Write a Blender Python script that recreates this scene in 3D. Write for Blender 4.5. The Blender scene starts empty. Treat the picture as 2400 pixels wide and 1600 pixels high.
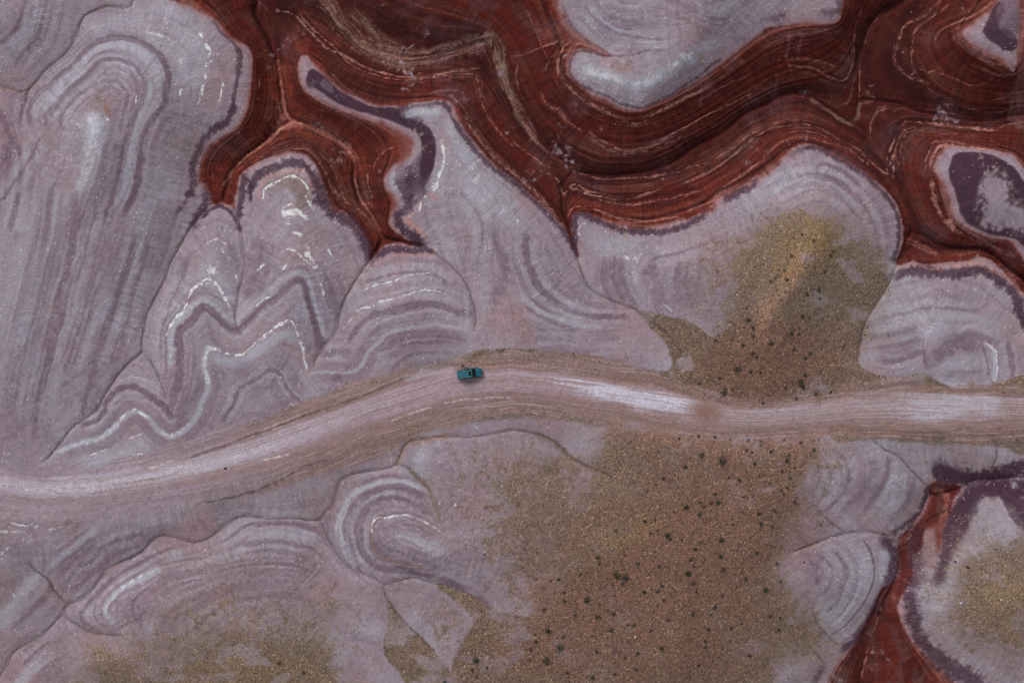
import bpy, bmesh, math, random
import numpy as np
from mathutils import Vector, Matrix

# ------------------------------------------------------------------ camera, sky, sun, exposure
CAM_H = 135.0          # drone height above the road, metres
PPM = 12.0             # photograph pixels (2400 wide) per metre on the road plane
scene = bpy.context.scene
col = scene.collection
cam_d = bpy.data.cameras.new('camera')
cam_d.sensor_width = 36.0
cam_d.lens = 36.0 * CAM_H / (2400.0 / PPM)
cam_d.clip_start = 1.0
cam_d.clip_end = 8000.0
cam = bpy.data.objects.new('camera', cam_d)
cam.location = (0, 0, CAM_H)
cam.rotation_euler = (0, 0, 0)
col.objects.link(cam)
scene.camera = cam

SUN_ELEV = math.radians(42)
SUN_AZ = math.radians(122)      # direction towards the sun, counter-clockwise from +X (photo: upper left)
world = bpy.data.worlds.new('World')
scene.world = world
world.use_nodes = True
wn = world.node_tree.nodes; wl = world.node_tree.links
wn.clear()
sky = wn.new('ShaderNodeTexSky'); sky.sky_type = 'NISHITA'; sky.sun_disc = False
sky.sun_elevation = SUN_ELEV
sky.sun_rotation = math.radians(90) - SUN_AZ
sky.dust_density = 4.0; sky.ozone_density = 1.0; sky.air_density = 1.0
hs = wn.new('ShaderNodeHueSaturation'); hs.inputs['Saturation'].default_value = 0.25
bg = wn.new('ShaderNodeBackground'); bg.inputs['Strength'].default_value = 0.095
wo = wn.new('ShaderNodeOutputWorld')
wl.new(sky.outputs[0], hs.inputs['Color']); wl.new(hs.outputs[0], bg.inputs['Color']); wl.new(bg.outputs[0], wo.inputs[0])
sun_d = bpy.data.lights.new('sun', 'SUN')
sun_d.energy = 1.15; sun_d.angle = math.radians(28); sun_d.color = (1.0, 0.975, 0.95)
sun = bpy.data.objects.new('sun', sun_d)
sun.location = (-40, 60, 120)
sun.rotation_euler = (math.radians(90) - SUN_ELEV, 0, SUN_AZ + math.radians(90))
col.objects.link(sun)
scene.view_settings.view_transform = 'Standard'
scene.view_settings.look = 'None'
scene.view_settings.exposure = 0.0
scene.view_settings.gamma = 1.0
scene.cycles.filter_width = 1.0      # crisp pixels, as the drone camera's
# ------------------------------------------------------------------ terrain: survey of the place
# Coordinates of the survey lines are picture units (12 to the metre on the road plane, origin top left).
def vnoise(x, y, seed):
    r = np.random.RandomState(seed).rand(256, 256).astype(np.float32)
    xi = np.floor(x).astype(np.int64); yi = np.floor(y).astype(np.int64)
    fx = (x - xi).astype(np.float32); fy = (y - yi).astype(np.float32)
    fx = fx * fx * (3 - 2 * fx); fy = fy * fy * (3 - 2 * fy)
    x0 = xi & 255; x1 = (xi + 1) & 255; y0 = yi & 255; y1 = (yi + 1) & 255
    a = r[y0, x0]; b = r[y0, x1]; c = r[y1, x0]; d = r[y1, x1]
    return (a + (b - a) * fx) * (1 - fy) + (c + (d - c) * fx) * fy
def fbm(x, y, seed, octv=4, gain=0.5):
    s = 0; a = 1.0; t = 0; f = 1.0
    c, sn = 0.8, 0.6
    for k in range(octv):
        s = s + a * vnoise((x * c - y * sn) * f + 17.3 * k, (x * sn + y * c) * f + 9.1 * k, seed + k)
        t += a; a *= gain; f *= 2.03
    return s / t            # 0..1, mean .5
def sst(e0, e1, v):
    t = np.clip((v - e0) / (e1 - e0), 0, 1); return t * t * (3 - 2 * t)
def spline(pts, step=6.0):
    p = [tuple(map(float, q)) for q in pts]
    n = len(p[0])
    if len(p) < 2: return np.array(p)
    P = [p[0]] + p + [p[-1]]
    out = []
    for i in range(1, len(P) - 2):
        a, b, c, d = (np.array(P[i + k]) for k in (-1, 0, 1, 2))
        m = max(1, int(math.hypot(c[0] - b[0], c[1] - b[1]) / step))
        for k in range(m):
            t = k / m
            q = .5 * ((2 * b) + (-a + c) * t + (2 * a - 5 * b + 4 * c - d) * t * t + (-a + 3 * b - 3 * c + d) * t ** 3)
            out.append(q)
    out.append(np.array(P[-2]))
    return np.array(out)

# red beds: outline of the canyon and the islands inside it -------------------------------------
RED_A = [(330,-300),(383,-6),(400,3),(444,15),(485,36),(510,54),(534,90),(560,100),(580,108),(589,127),(587,178),(584,230),(574,268),(556,301),(523,321),(490,344),(474,370),(467,400),(466,428),(480,430),(490,451),(495,476),(505,484),(523,474),(543,484),(553,495),(551,464),(559,425),(572,400),(600,382),(625,372),(651,365),(689,357),(722,366),(743,396),(758,438),(771,476),(784,499),(804,494),(830,522),(850,548),(865,584),(870,609),(883,591),(903,573),(932,568),(970,576),(998,578),(957,563),(929,545),(911,525),(916,497),(929,474),(919,456),(903,438),(901,415),(914,400),(921,390),(942,382),(965,357),(967,329),(944,311),(893,288),(829,265),(783,252),(753,237),(722,219),(704,194),(698,163),(702,138),(712,128),(732,145),(758,176),(799,209),(842,232),(880,246),(931,249),(982,244),(1033,237),(1059,246),(1074,275),(1100,321),(1135,365),(1174,400),(1200,415),(1225,441),(1259,469),(1294,502),(1325,538),(1341,572),(1355,610),(1350,575),(1339,532),(1345,505),(1363,497),(1384,507),(1429,522),(1501,538),(1557,527),(1608,512),(1672,494),(1685,469),(1710,459),(1748,438),(1800,410),(1851,357),(1884,339),(1922,349),(1979,380),(2017,400),(2036,410),(2070,438),(2100,477),(2114,517),(2119,548),(2114,579),(2100,622),(2139,612),(2157,622),(2208,617),(2259,612),(2310,604),(2336,622),(2361,645),(2384,668),(2440,730),(2560,800),(2760,860),(2760,-300)]
HOLE_B = [(1290,-300),(1305,0),(1322,33),(1335,61),(1363,89),(1399,110),(1430,125),(1432,133),(1394,122),(1363,117),(1343,128),(1331,153),(1338,179),(1358,194),(1379,217),(1417,235),(1455,253),(1498,260),(1532,245),(1583,222),(1634,191),(1685,156),(1736,115),(1787,74),(1810,62),(1889,53),(1963,51),(1971,20),(1976,0),(1985,-300)]
HOLE_C = [(2384,-300),(2343,0),(2310,33),(2267,64),(2257,77),(2272,97),(2310,120),(2348,135),(2384,138)]
HOLE_D = [(2218,342),(2198,370),(2192,400),(2208,425),(2223,464),(2234,502),(2259,528),(2285,543),(2331,561),(2361,558),(2387,586),(2430,640),(2560,740),(2700,700),(2600,520),(2440,430),(2400,394),(2374,365),(2336,353),(2259,342)]
RED_E = [(2183,1129),(2254,1139),(2234,1170),(2231,1200),(2218,1225),(2206,1289),(2196,1300),(2190,1240),(2170,1240),(2160,1290),(2140,1302),(2139,1353),(2106,1417),(2116,1460),(2139,1501),(2170,1537),(2213,1577),(2234,1600),(2330,1720),(2400,1860),(1800,1860),(1900,1660),(1943,1600),(1963,1557),(1989,1526),(2024,1465),(2050,1417),(2068,1378),(2101,1353),(2106,1307),(2106,1264),(2155,1215),(2162,1198),(2177,1167),(2167,1142)]
# channels in the red beds: (x, y, height in metres) ---------------------------------------------
CHAN = [
 [(590,-120,-11),(603,-10,-10),(600,30,-9.6),(620,66,-9.2),(640,110,-8.8),(652,138,-8.4),(661,224,-7.6),(669,263,-7.3),(689,283,-7.2)],
 [(689,283,-7.2),(651,301,-7),(615,337,-6.6),(570,372,-6),(540,410,-5.4),(528,450,-4.8),(523,470,-4.3)],
 [(689,283,-7.2),(727,298,-7),(766,316,-6.8),(804,339,-6.5),(829,370,-6.2),(832,425,-5.8),(841,469,-5.5),(855,502,-5.2),(875,535,-4.9),(896,558,-4.6),(878,594,-4.2),(870,609,-4)],
 [(896,558,-4.6),(940,566,-4.3),(998,579,-4)],
 [(740,-120,-12),(765,-20,-12),(800,40,-11.7),(855,102,-11.2),(944,133,-11),(1034,128,-10.8),(1128,100,-10.6),(1150,130,-10.5),(1176,191,-10.2),(1215,270,-9.6),(1262,340,-9),(1310,380,-8.6),(1345,402,-8.4),(1442,412,-8.4),(1532,399,-8.6),(1583,378,-8.8),(1634,344,-9),(1697,311,-9.3),(1748,268,-9.7),(1800,245,-10),(1833,226,-10.2),(1889,222,-10.3),(1940,255,-10.5),(1984,286,-10.7),(1999,293,-10.8)],
 [(1999,293,-10.8),(2009,270,-10.8),(2014,230,-10.9),(2012,153,-11.1),(2022,115,-11.2),(2035,71,-11.4),(2060,38,-11.6),(2106,13,-11.8),(2140,-10,-12),(2220,-120,-12.5)],
 [(2012,233,-10.9),(2042,236,-11),(2106,243,-11.2),(2144,258,-11.4),(2208,273,-11.6),(2285,286,-11.9),(2331,284,-12),(2400,271,-12.2),(2700,250,-13)],
 [(1999,293,-10.8),(2019,301,-10.2),(2035,329,-9.6),(2055,357,-9),(2078,395,-8.4),(2106,446,-7.6),(2129,502,-6.8),(2137,538,-6.2),(2170,558,-6.2),(2208,581,-6.3),(2259,584,-6.5),(2310,589,-6.8),(2361,630,-7.2),(2400,658,-7.6),(2500,740,-8.5)],
 [(2137,538,-6.2),(2124,575,-5.4),(2100,620,-4)],
 [(1345,402,-8.4),(1325,425,-7.6),(1321,451,-7),(1322,500,-5.8),(1337,545,-4.8),(1353,604,-4)],
 [(2385,1119,-3.2),(2323,1124,-3.6),(2285,1126,-3.8),(2254,1142,-4.1),(2208,1157,-4.4),(2175,1167,-4.6),(2157,1205,-4.8),(2129,1243,-5),(2106,1266,-5.2),(2109,1315,-5.5),(2101,1353,-5.7),(2073,1396,-6),(2058,1437,-6.2),(2042,1491,-6.6),(2030,1532,-6.9),(2019,1583,-7.2),(2005,1700,-8)],
]
# gullies in the pale beds -----------------------------------------------------------------------
GUL = [
 [(330,-60,-5),(306,13,-3.6),(255,15,-3.2),(212,31,-3),(194,46,-2.8),(179,77,-2.7),(166,110,-2.6),(145,135,-2.5),(110,163,-2.4),(84,194,-2.3),(64,219,-2.2),(59,242,-2),(51,268,-1.6),(45,310,-1.1)],
 [(-60,190,-1.6),(0,201,-1.9),(26,209,-2.1),(51,219,-2.2)],
 [(553,492,-4),(562,520,-3.4),(564,543,-3),(569,591,-2.3),(569,642,-1.8),(561,681,-1.4),(553,732,-1),(557,770,-.6)],
 [(498,478,-4),(480,494,-3.8),(444,540,-3.2),(400,617,-2.5),(383,663,-2.2),(344,739,-1.8),(334,800,-1.6),(333,823,-1.5),(324,833,-1.5),(288,866,-1.4),(255,912,-1.3),(242,933,-1.2),(230,958,-1.1),(189,989,-1),(171,1002,-.9),(143,1037,-.8),(117,1070,-.7),(95,1085,-.6)],
 [(333,823,-1.5),(344,836,-1.3),(365,866,-1),(380,902,-.7),(390,943,-.4)],
 [(870,609,-4),(858,622,-3.4),(824,673,-2.5),(801,724,-1.9),(786,778,-1.4),(768,800,-1.2),(745,831,-.9),(728,864,-.6)],
 [(998,579,-4),(1023,599,-3.4),(1057,624,-2.8),(1085,655,-2.2),(1100,683,-1.8),(1112,732,-1.1),(1113,780,-.5)],
 [(1353,604,-4),(1371,655,-3.3),(1391,683,-2.8),(1442,709,-2.2),(1493,728,-1.7),(1560,780,-1.2),(1600,830,-.7)],
 [(2100,620,-4),(2088,655,-3.2),(2070,691,-2.7),(2030,752,-2.1),(2019,798,-1.7),(2010,820,-1.3),(2008,855,-.7)],
 [(932,1088,-1.6),(906,1098,-1.7),(855,1105,-1.8),(817,1114,-1.9),(796,1129,-2),(789,1152,-2),(779,1183,-2.1),(763,1200,-2.2),(750,1218,-2.3),(728,1219,-2.35),(689,1214,-2.4),(638,1215,-2.5),(600,1211,-2.6),(571,1210,-2.6),(536,1223,-2.7),(497,1256,-2.8),(459,1271,-2.9),(421,1261,-3),(383,1254,-3),(357,1266,-3.1),(324,1299,-3.2),(255,1330,-3.3),(237,1353,-3.4),(217,1381,-3.5),(189,1402,-3.6),(158,1417,-3.7),(143,1440,-3.8),(115,1473,-3.9),(71,1504,-4),(31,1529,-4.2),(15,1557,-4.3),(0,1583,-4.4),(-60,1680,-5)],
 [(932,1088,-1.6),(942,1055,-1.3),(957,1037,-1.1),(983,1030,-1),(1046,1022,-.8),(1123,1022,-.6),(1200,1009,-.5),(1264,1019,-.4),(1302,1040,-.2),(1333,1068,0),(1366,1088,.2),(1404,1104,.4),(1442,1124,.6)],
 [(932,1088,-1.6),(957,1098,-1.2),(998,1139,-.5),(1021,1170,0)],
 [(750,1218,-2.3),(776,1269,-1.9),(804,1312,-1.5),(830,1335,-1.2),(868,1348,-.9),(901,1367,-.6),(932,1361,-.4),(970,1354,-.2),(1008,1363,0),(1046,1371,.2),(1097,1389,.5),(1161,1424,.9)],
 [(901,1367,-.6),(904,1391,-.3),(932,1437,.2),(970,1478,.7),(1021,1529,1.2)],
 [(145,1441,-3.8),(191,1470,-3.2),(222,1483,-2.7),(293,1488,-1.7)],
 [(158,1417,-3.7),(128,1384,-3.1),(112,1358,-2.7),(84,1338,-2.2),(59,1315,-1.7)],
 [(2050,1035,-.8),(2075,1055,-1.2),(2106,1070,-1.6),(2137,1106,-2.3),(2167,1137,-3.2),(2177,1165,-4.4)],
 [(1859,1294,0),(1897,1279,-.5),(1953,1256,-1.2),(2012,1245,-2),(2055,1248,-2.8),(2100,1262,-4)],
 [(1927,1208,.2),(1960,1235,-.6),(1984,1248,-1.6)],
 [(1907,1424,.2),(1915,1458,-.6),(1940,1491,-1.8),(1968,1512,-3)],
 [(1900,1525,-.3),(1915,1534,-1),(1938,1562,-2.8)],
 [(2338,1035,-.5),(2336,1070,-1.2),(2326,1095,-1.9),(2323,1124,-3.4)],
]
# crests and shoulders ----------------------------------------------------------------------------
RIDGE = [
 [(232,262,5.2),(215,330,4.6),(190,420,3.8),(120,560,3.2),(60,700,2.8),(30,820,2.2),(10,960,1.2)],
 [(300,150,3.2),(350,190,3.3),(372,260,2.6),(345,400,1.5),(300,560,1.1),(250,760,.5),(200,900,0)],
 [(520,480,-4),(512,540,-2.3),(500,600,-.9),(488,680,.4),(470,760,1.3),(440,860,1.6),(430,940,1)],
 [(690,372,-4),(690,440,-2),(695,520,-.3),(692,640,1.4),(672,740,2),(640,830,1.8),(620,900,1)],
 [(940,595,-3.4),(945,660,-1.2),(945,740,.8),(940,800,1.1)],
 [(1033,246,-4),(1060,320,-2.5),(1085,420,-1),(1150,520,.3),(1220,640,1),(1260,760,1),(1300,810,.7)],
 [(1540,560,-2.6),(1590,620,-.3),(1660,640,1.5),(1760,640,3.2)],
 [(1900,420,-.5),(1930,520,2.8),(1890,600,4.4),(1840,690,4.9),(1790,770,4),(1770,850,1.8),(1760,910,.6)],
 [(2200,650,-2.8),(2200,740,-.2),(2200,820,1),(2210,870,.7)],
 [(1498,240,-3),(1530,200,-1.2),(1600,130,1),(1650,40,2.4),(1660,-100,4)],
 [(1345,153,-3.4),(1400,170,-2),(1488,199,-1.2)],
 [(2240,400,-3),(2290,450,-1.7),(2350,500,-1)],
 [(2280,80,-4),(2330,70,-2.6),(2380,30,-1.5)],
 [(800,1240,-1.2),(870,1260,1.2),(940,1280,2.4),(1040,1310,2.9),(1140,1290,3.2),(1250,1280,3.6)],
 [(1050,1080,1),(1150,1120,2.2),(1250,1200,3.2),(1400,1280,4.2),(1550,1380,5),(1600,1560,6)],
 [(1500,1060,1.4),(1700,1080,2),(1800,1150,2.6),(1750,1300,4)],
 [(175,1432,-3.2),(250,1430,-1.2),(330,1430,.8),(450,1440,2.2),(560,1480,3),(620,1580,3.8)],
 [(480,1340,.2),(600,1320,.6),(700,1360,1.2)],
 [(20,1260,1),(100,1290,.2),(200,1270,-.8),(340,1235,-.9),(480,1215,-1)],
 [(80,1580,-1.8),(180,1560,-.8),(300,1560,1)],
 [(1850,1100,2.2),(1950,1120,1.4),(2050,1130,0),(2120,1130,-1.3)],
 [(1850,1360,2),(1930,1360,.8),(2030,1350,-1.4)],
 [(2250,1280,-1),(2300,1340,1.8),(2350,1400,3.4),(2400,1440,3.8),(2500,1460,4)],
 [(2200,1440,-.8),(2280,1500,.8)],
 [(960,1450,.6),(1050,1480,1.6)],[(850,1450,.6),(830,1560,1.6)],
 [(20,20,1.4),(60,90,.2)],[(10,300,1.2),(5,360,1.5)],
 [(2260,1060,-1),(2390,1050,-.6)],
]
ROADX = [-400,0,100,200,330,430,510,600,728,855,957,1060,1200,1327,1430,1530,1634,1700,1800,1900,2000,2106,2230,2330,2400,2900]
ROADT = [1040,1112,1130,1123,1103,1077,1052,1024,980,933,898,866,861,874,893,905,934,952,955,943,930,922,920,922,930,1000]
ROADB = [1090,1165,1178,1172,1155,1138,1120,1100,1058,1005,973,943,925,940,958,980,1004,1010,1006,1000,993,995,1000,998,995,1070]
SHT = [1000,1098,1108,1098,1060,1030,1005,984,930,895,873,843,822,826,842,870,905,930,940,925,905,890,898,893,895,960]
SHB = [1150,1213,1226,1229,1215,1195,1170,1150,1119,1078,1030,998,974,980,990,1010,1030,1035,1035,1030,1028,1035,1035,1030,1030,1100]

# domain grid of the height survey, 4 units a cell
GX0, GY0, GS, GW, GH_ = -360, -360, 4, 780, 580
def raster(lines, closed=False):
    m = np.zeros((GH_, GW), bool); v = np.zeros((GH_, GW), np.float32); c = np.zeros((GH_, GW), np.float32)
    for L in lines:
        p = spline(L, 3.0)
        ix = np.round((p[:, 0] - GX0) / GS).astype(int); iy = np.round((p[:, 1] - GY0) / GS).astype(int)
        ok = (ix >= 0) & (iy >= 0) & (ix < GW) & (iy < GH_)
        z = p[:, 2] if p.shape[1] > 2 else np.zeros(len(p))
        np.add.at(v, (iy[ok], ix[ok]), z[ok]); np.add.at(c, (iy[ok], ix[ok]), 1)
    m = c > 0
    v[m] /= c[m]
    return m, v
def inpoly(X, Y, poly, sp=True):
    p = spline(list(poly) + [poly[0]], 12.0)[:-1] if sp else np.array(poly, float)
    x0, y0 = p[:, 0].min(), p[:, 1].min(); x1, y1 = p[:, 0].max(), p[:, 1].max()
    out = np.zeros(X.shape, bool)
    sel = (X >= x0) & (X <= x1) & (Y >= y0) & (Y <= y1)
    xs, ys = X[sel], Y[sel]
    ins = np.zeros(xs.shape, bool)
    q = np.roll(p, -1, axis=0)
    order = np.argsort(ys, kind='stable'); yo = ys[order]; xo = xs[order]; io = np.zeros(xs.shape, bool)
    for (ax, ay), (bx, by) in zip(p, q):
        if ay == by: continue
        lo, hi = (ay, by) if ay < by else (by, ay)
        i0 = np.searchsorted(yo, lo, 'left'); i1 = np.searchsorted(yo, hi, 'left')
        if i1 <= i0: continue
        xc = ax + (yo[i0:i1] - ay) * (bx - ax) / (by - ay)
        io[i0:i1] ^= xo[i0:i1] < xc
    ins[order] = io
    out[sel] = ins
    return out
def blur(a, s):
    r = int(3 * s + 1); k = np.exp(-np.arange(-r, r + 1) ** 2 / (2 * s * s)); k /= k.sum()
    a = np.pad(a, r, mode='edge').astype(np.float32)
    n = a.shape[0] - 2 * r; m = a.shape[1] - 2 * r
    t = sum(k[i] * a[i:i + n, :] for i in range(2 * r + 1))
    return sum(k[i] * t[:, i:i + m] for i in range(2 * r + 1))
def laplace(mask, val, iters=220):
    lv = [(mask, val)]
    while min(lv[-1][0].shape) > 24:
        m, v = lv[-1]
        h, w = (m.shape[0] + 1) // 2, (m.shape[1] + 1) // 2
        mp = np.zeros((h * 2, w * 2), np.float32); vp = np.zeros_like(mp)
        mp[:m.shape[0], :m.shape[1]] = m; vp[:m.shape[0], :m.shape[1]] = np.where(m, v, 0)
        ms = mp.reshape(h, 2, w, 2).sum((1, 3)); vs = vp.reshape(h, 2, w, 2).sum((1, 3))
        lv.append((ms > 0, np.where(ms > 0, vs / np.maximum(ms, 1), 0)))
    u = None
    for m, v in reversed(lv):
        if u is None: u = np.full(m.shape, v[m].mean(), np.float32)
        else: u = np.repeat(np.repeat(u, 2, 0), 2, 1)[:m.shape[0], :m.shape[1]]
        u = np.where(m, v, u).astype(np.float32)
        for _ in range(iters):
            p = np.pad(u, 1, mode='edge')
            n = .25 * (p[:-2, 1:-1] + p[2:, 1:-1] + p[1:-1, :-2] + p[1:-1, 2:])
            u = np.where(m, v, n)
    return u
def segdist(X, Y, pts, R, step=6.0):
    """distance from the points to a smooth line, and the parameter (index) along it; inf beyond R. X, Y are regular-ish arrays"""
    p = spline(pts, step)
    D = np.full(X.shape, 1e9, np.float32); T = np.zeros(X.shape, np.float32)
    x0, y0 = p[:, 0].min() - R, p[:, 1].min() - R; x1, y1 = p[:, 0].max() + R, p[:, 1].max() + R
    rows = np.where((Y.max(1) >= y0) & (Y.min(1) <= y1))[0]; cols = np.where((X.max(0) >= x0) & (X.min(0) <= x1))[0]
    if len(rows) == 0 or len(cols) == 0: return None
    r0, r1, c0, c1 = rows[0], rows[-1] + 1, cols[0], cols[-1] + 1
    XS, YS = X[r0:r1, c0:c1], Y[r0:r1, c0:c1]
    d = D[r0:r1, c0:c1]; t = T[r0:r1, c0:c1]
    rx = XS.mean(0); ry = YS.mean(1)
    L = 0.0
    if len(p) == 1: p = np.vstack([p, p + [[.1] + [0] * (p.shape[1] - 1)]])
    for k in range(len(p) - 1):
        a, b = p[k], p[k + 1]
        m = R + 12
        j = np.where((rx >= min(a[0], b[0]) - m) & (rx <= max(a[0], b[0]) + m))[0]
        i = np.where((ry >= min(a[1], b[1]) - m) & (ry <= max(a[1], b[1]) + m))[0]
        dx, dy = b[0] - a[0], b[1] - a[1]; ll = math.hypot(dx, dy)
        if len(i) and len(j):
            sx = XS[i[0]:i[-1] + 1, j[0]:j[-1] + 1] - a[0]; sy = YS[i[0]:i[-1] + 1, j[0]:j[-1] + 1] - a[1]
            q = np.clip((sx * dx + sy * dy) / max(ll * ll, 1e-9), 0, 1)
            dd = np.hypot(sx - q * dx, sy - q * dy)
            o = d[i[0]:i[-1] + 1, j[0]:j[-1] + 1]; ot = t[i[0]:i[-1] + 1, j[0]:j[-1] + 1]
            w = dd < o
            o[w] = dd[w]; ot[w] = (k + q)[w]
        L += ll
    return (slice(r0, r1), slice(c0, c1)), d, t, p, L

def build_fields():
    gy, gx = np.mgrid[0:GH_, 0:GW].astype(np.float32)
    gx = gx * GS + GX0; gy = gy * GS + GY0
    red = inpoly(gx, gy, RED_A)
    for h in (HOLE_B, HOLE_C, HOLE_D): red &= ~inpoly(gx, gy, h)
    red |= inpoly(gx, gy, RED_E)
    m = np.zeros(red.shape, bool); v = np.zeros(red.shape, np.float32)
    e = red ^ np.roll(red, 1, 0) | red ^ np.roll(red, 1, 1)
    e[0] = e[-1] = False; e[:, 0] = e[:, -1] = False
    m |= e; v[e] = np.where(gy[e] > 1050, -3.2, -4.0)
    rt = np.interp(gx, ROADX, ROADT); rb = np.interp(gx, ROADX, ROADB)
    road = (gy > rt) & (gy < rb); v[road] = 0; m |= road
    for L in (RIDGE, GUL, CHAN):
        a, b = raster(L); v[a] = b[a]; m |= a
    H = laplace(m, v)
    chan, _ = raster(CHAN)
    # position inside the red beds: 0 at the rim, 1 at the channel
    mt = (~red) | chan; vt = np.where(red & chan, 1.0, 0.0).astype(np.float32)
    T = laplace(mt, vt, 160)
    return gx, gy, red, H, T
def gsample(F, x, y):
    fx = np.clip((x - GX0) / GS, 0, GW - 1.001); fy = np.clip((y - GY0) / GS, 0, GH_ - 1.001)
    ix = fx.astype(int); iy = fy.astype(int); fx = (fx - ix).astype(np.float32); fy = (fy - iy).astype(np.float32)
    a = F[iy, ix]; b = F[iy, ix + 1]; c = F[iy + 1, ix]; d = F[iy + 1, ix + 1]
    return (a + (b - a) * fx) * (1 - fy) + (c + (d - c) * fx) * fy

def final_height(gx, gy, H, red):
    H = np.where(H > -4, (H + 4) * .70 - 4, (H + 4) * .9 - 4) + 1.2
    Z = blur(H, 5.5) * .7 + blur(H, 2.5) * .3
    Z = np.where(red, Z * .65 + blur(H, 1.4) * .35, Z)
    cut = np.zeros_like(Z)
    for L in GUL:
        r = segdist(gx, gy, L, 60)
        if r is None: continue
        s, d, t, p, _ = r
        end = np.minimum(1, (len(p) - 1 - t) / 6 + .15)
        cut[s] = np.maximum(cut[s], (.26 * np.exp(-d / 8) + .16 * np.exp(-(d / 2.5) ** 2)) * end)
    for L in CHAN:
        r = segdist(gx, gy, L, 60)
        if r is None: continue
        s, d, t, p, _ = r
        cut[s] = np.maximum(cut[s], .6 * np.exp(-d / 12) + .3 * np.exp(-(d / 4.0) ** 2))
    Z = Z - cut
    rt = np.interp(gx, ROADX, ROADT); rb = np.interp(gx, ROADX, ROADB)
    o = np.maximum(np.maximum(rt - 6 - gy, gy - rb - 6), 0)
    w = np.exp(-(o / 26.0) ** 2)
    mid = (gy - rt) / (rb - rt)
    Z = Z * (1 - w) + w * (.12 - .25 * np.clip(mid - .5, -.6, .6) ** 2 * 2)
    return Z

def downslope(X, Y, Zg_):
    """streaks that run down the slopes (rill marks), about -1..1, fading out on flat ground"""
    S = blur(Zg_, 2.0)
    dy, dx = np.gradient(S, GS)
    n = np.hypot(dx, dy) + 1e-5
    ux = gsample(dx / n, X, Y); uy = gsample(dy / n, X, Y); sl = gsample(n, X, Y)
    a = 0; b_ = 0
    for k in range(-5, 6):
        px = X + ux * k * 4.0; py = Y + uy * k * 4.0
        a = a + vnoise(px / 3.0, py / 3.0, 601); b_ = b_ + vnoise(px / 7.5, py / 7.5, 602)
    a = (a / 11 - .5) * 5.2; b_ = (b_ / 11 - .5) * 3.6
    return np.clip(a * .6 + b_ * .6, -1, 1) * sst(.004, .018, sl), sl
# ------------------------------------------------------------------ soil colours (what the ground is made of)
C = dict(lav=(140,127,137), lavp=(133,117,127), blu=(156,156,166), pink=(143,115,119), pur=(97,78,91),
         dpur=(62,42,53), red=(80,31,27), redd=(49,22,22), redl=(100,44,33), spk=(100,82,80), pk=(172,122,112), rim=(138,103,105),
         grav=(105,89,77), gravw=(106,79,67), gravo=(120,98,68), oran=(162,121,99), salt=(232,236,243),
         road=(152,134,142), roadb=(170,162,178), roadw=(192,188,203), rust=(126,95,86), tan=(134,112,101), rill=(74,60,60),
         road_br=(136,113,107), mauve=(125,107,110), redo=(128,58,42), tanr=(112,82,72))
C = {k: np.array(v, np.float32) for k, v in C.items()}
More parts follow.
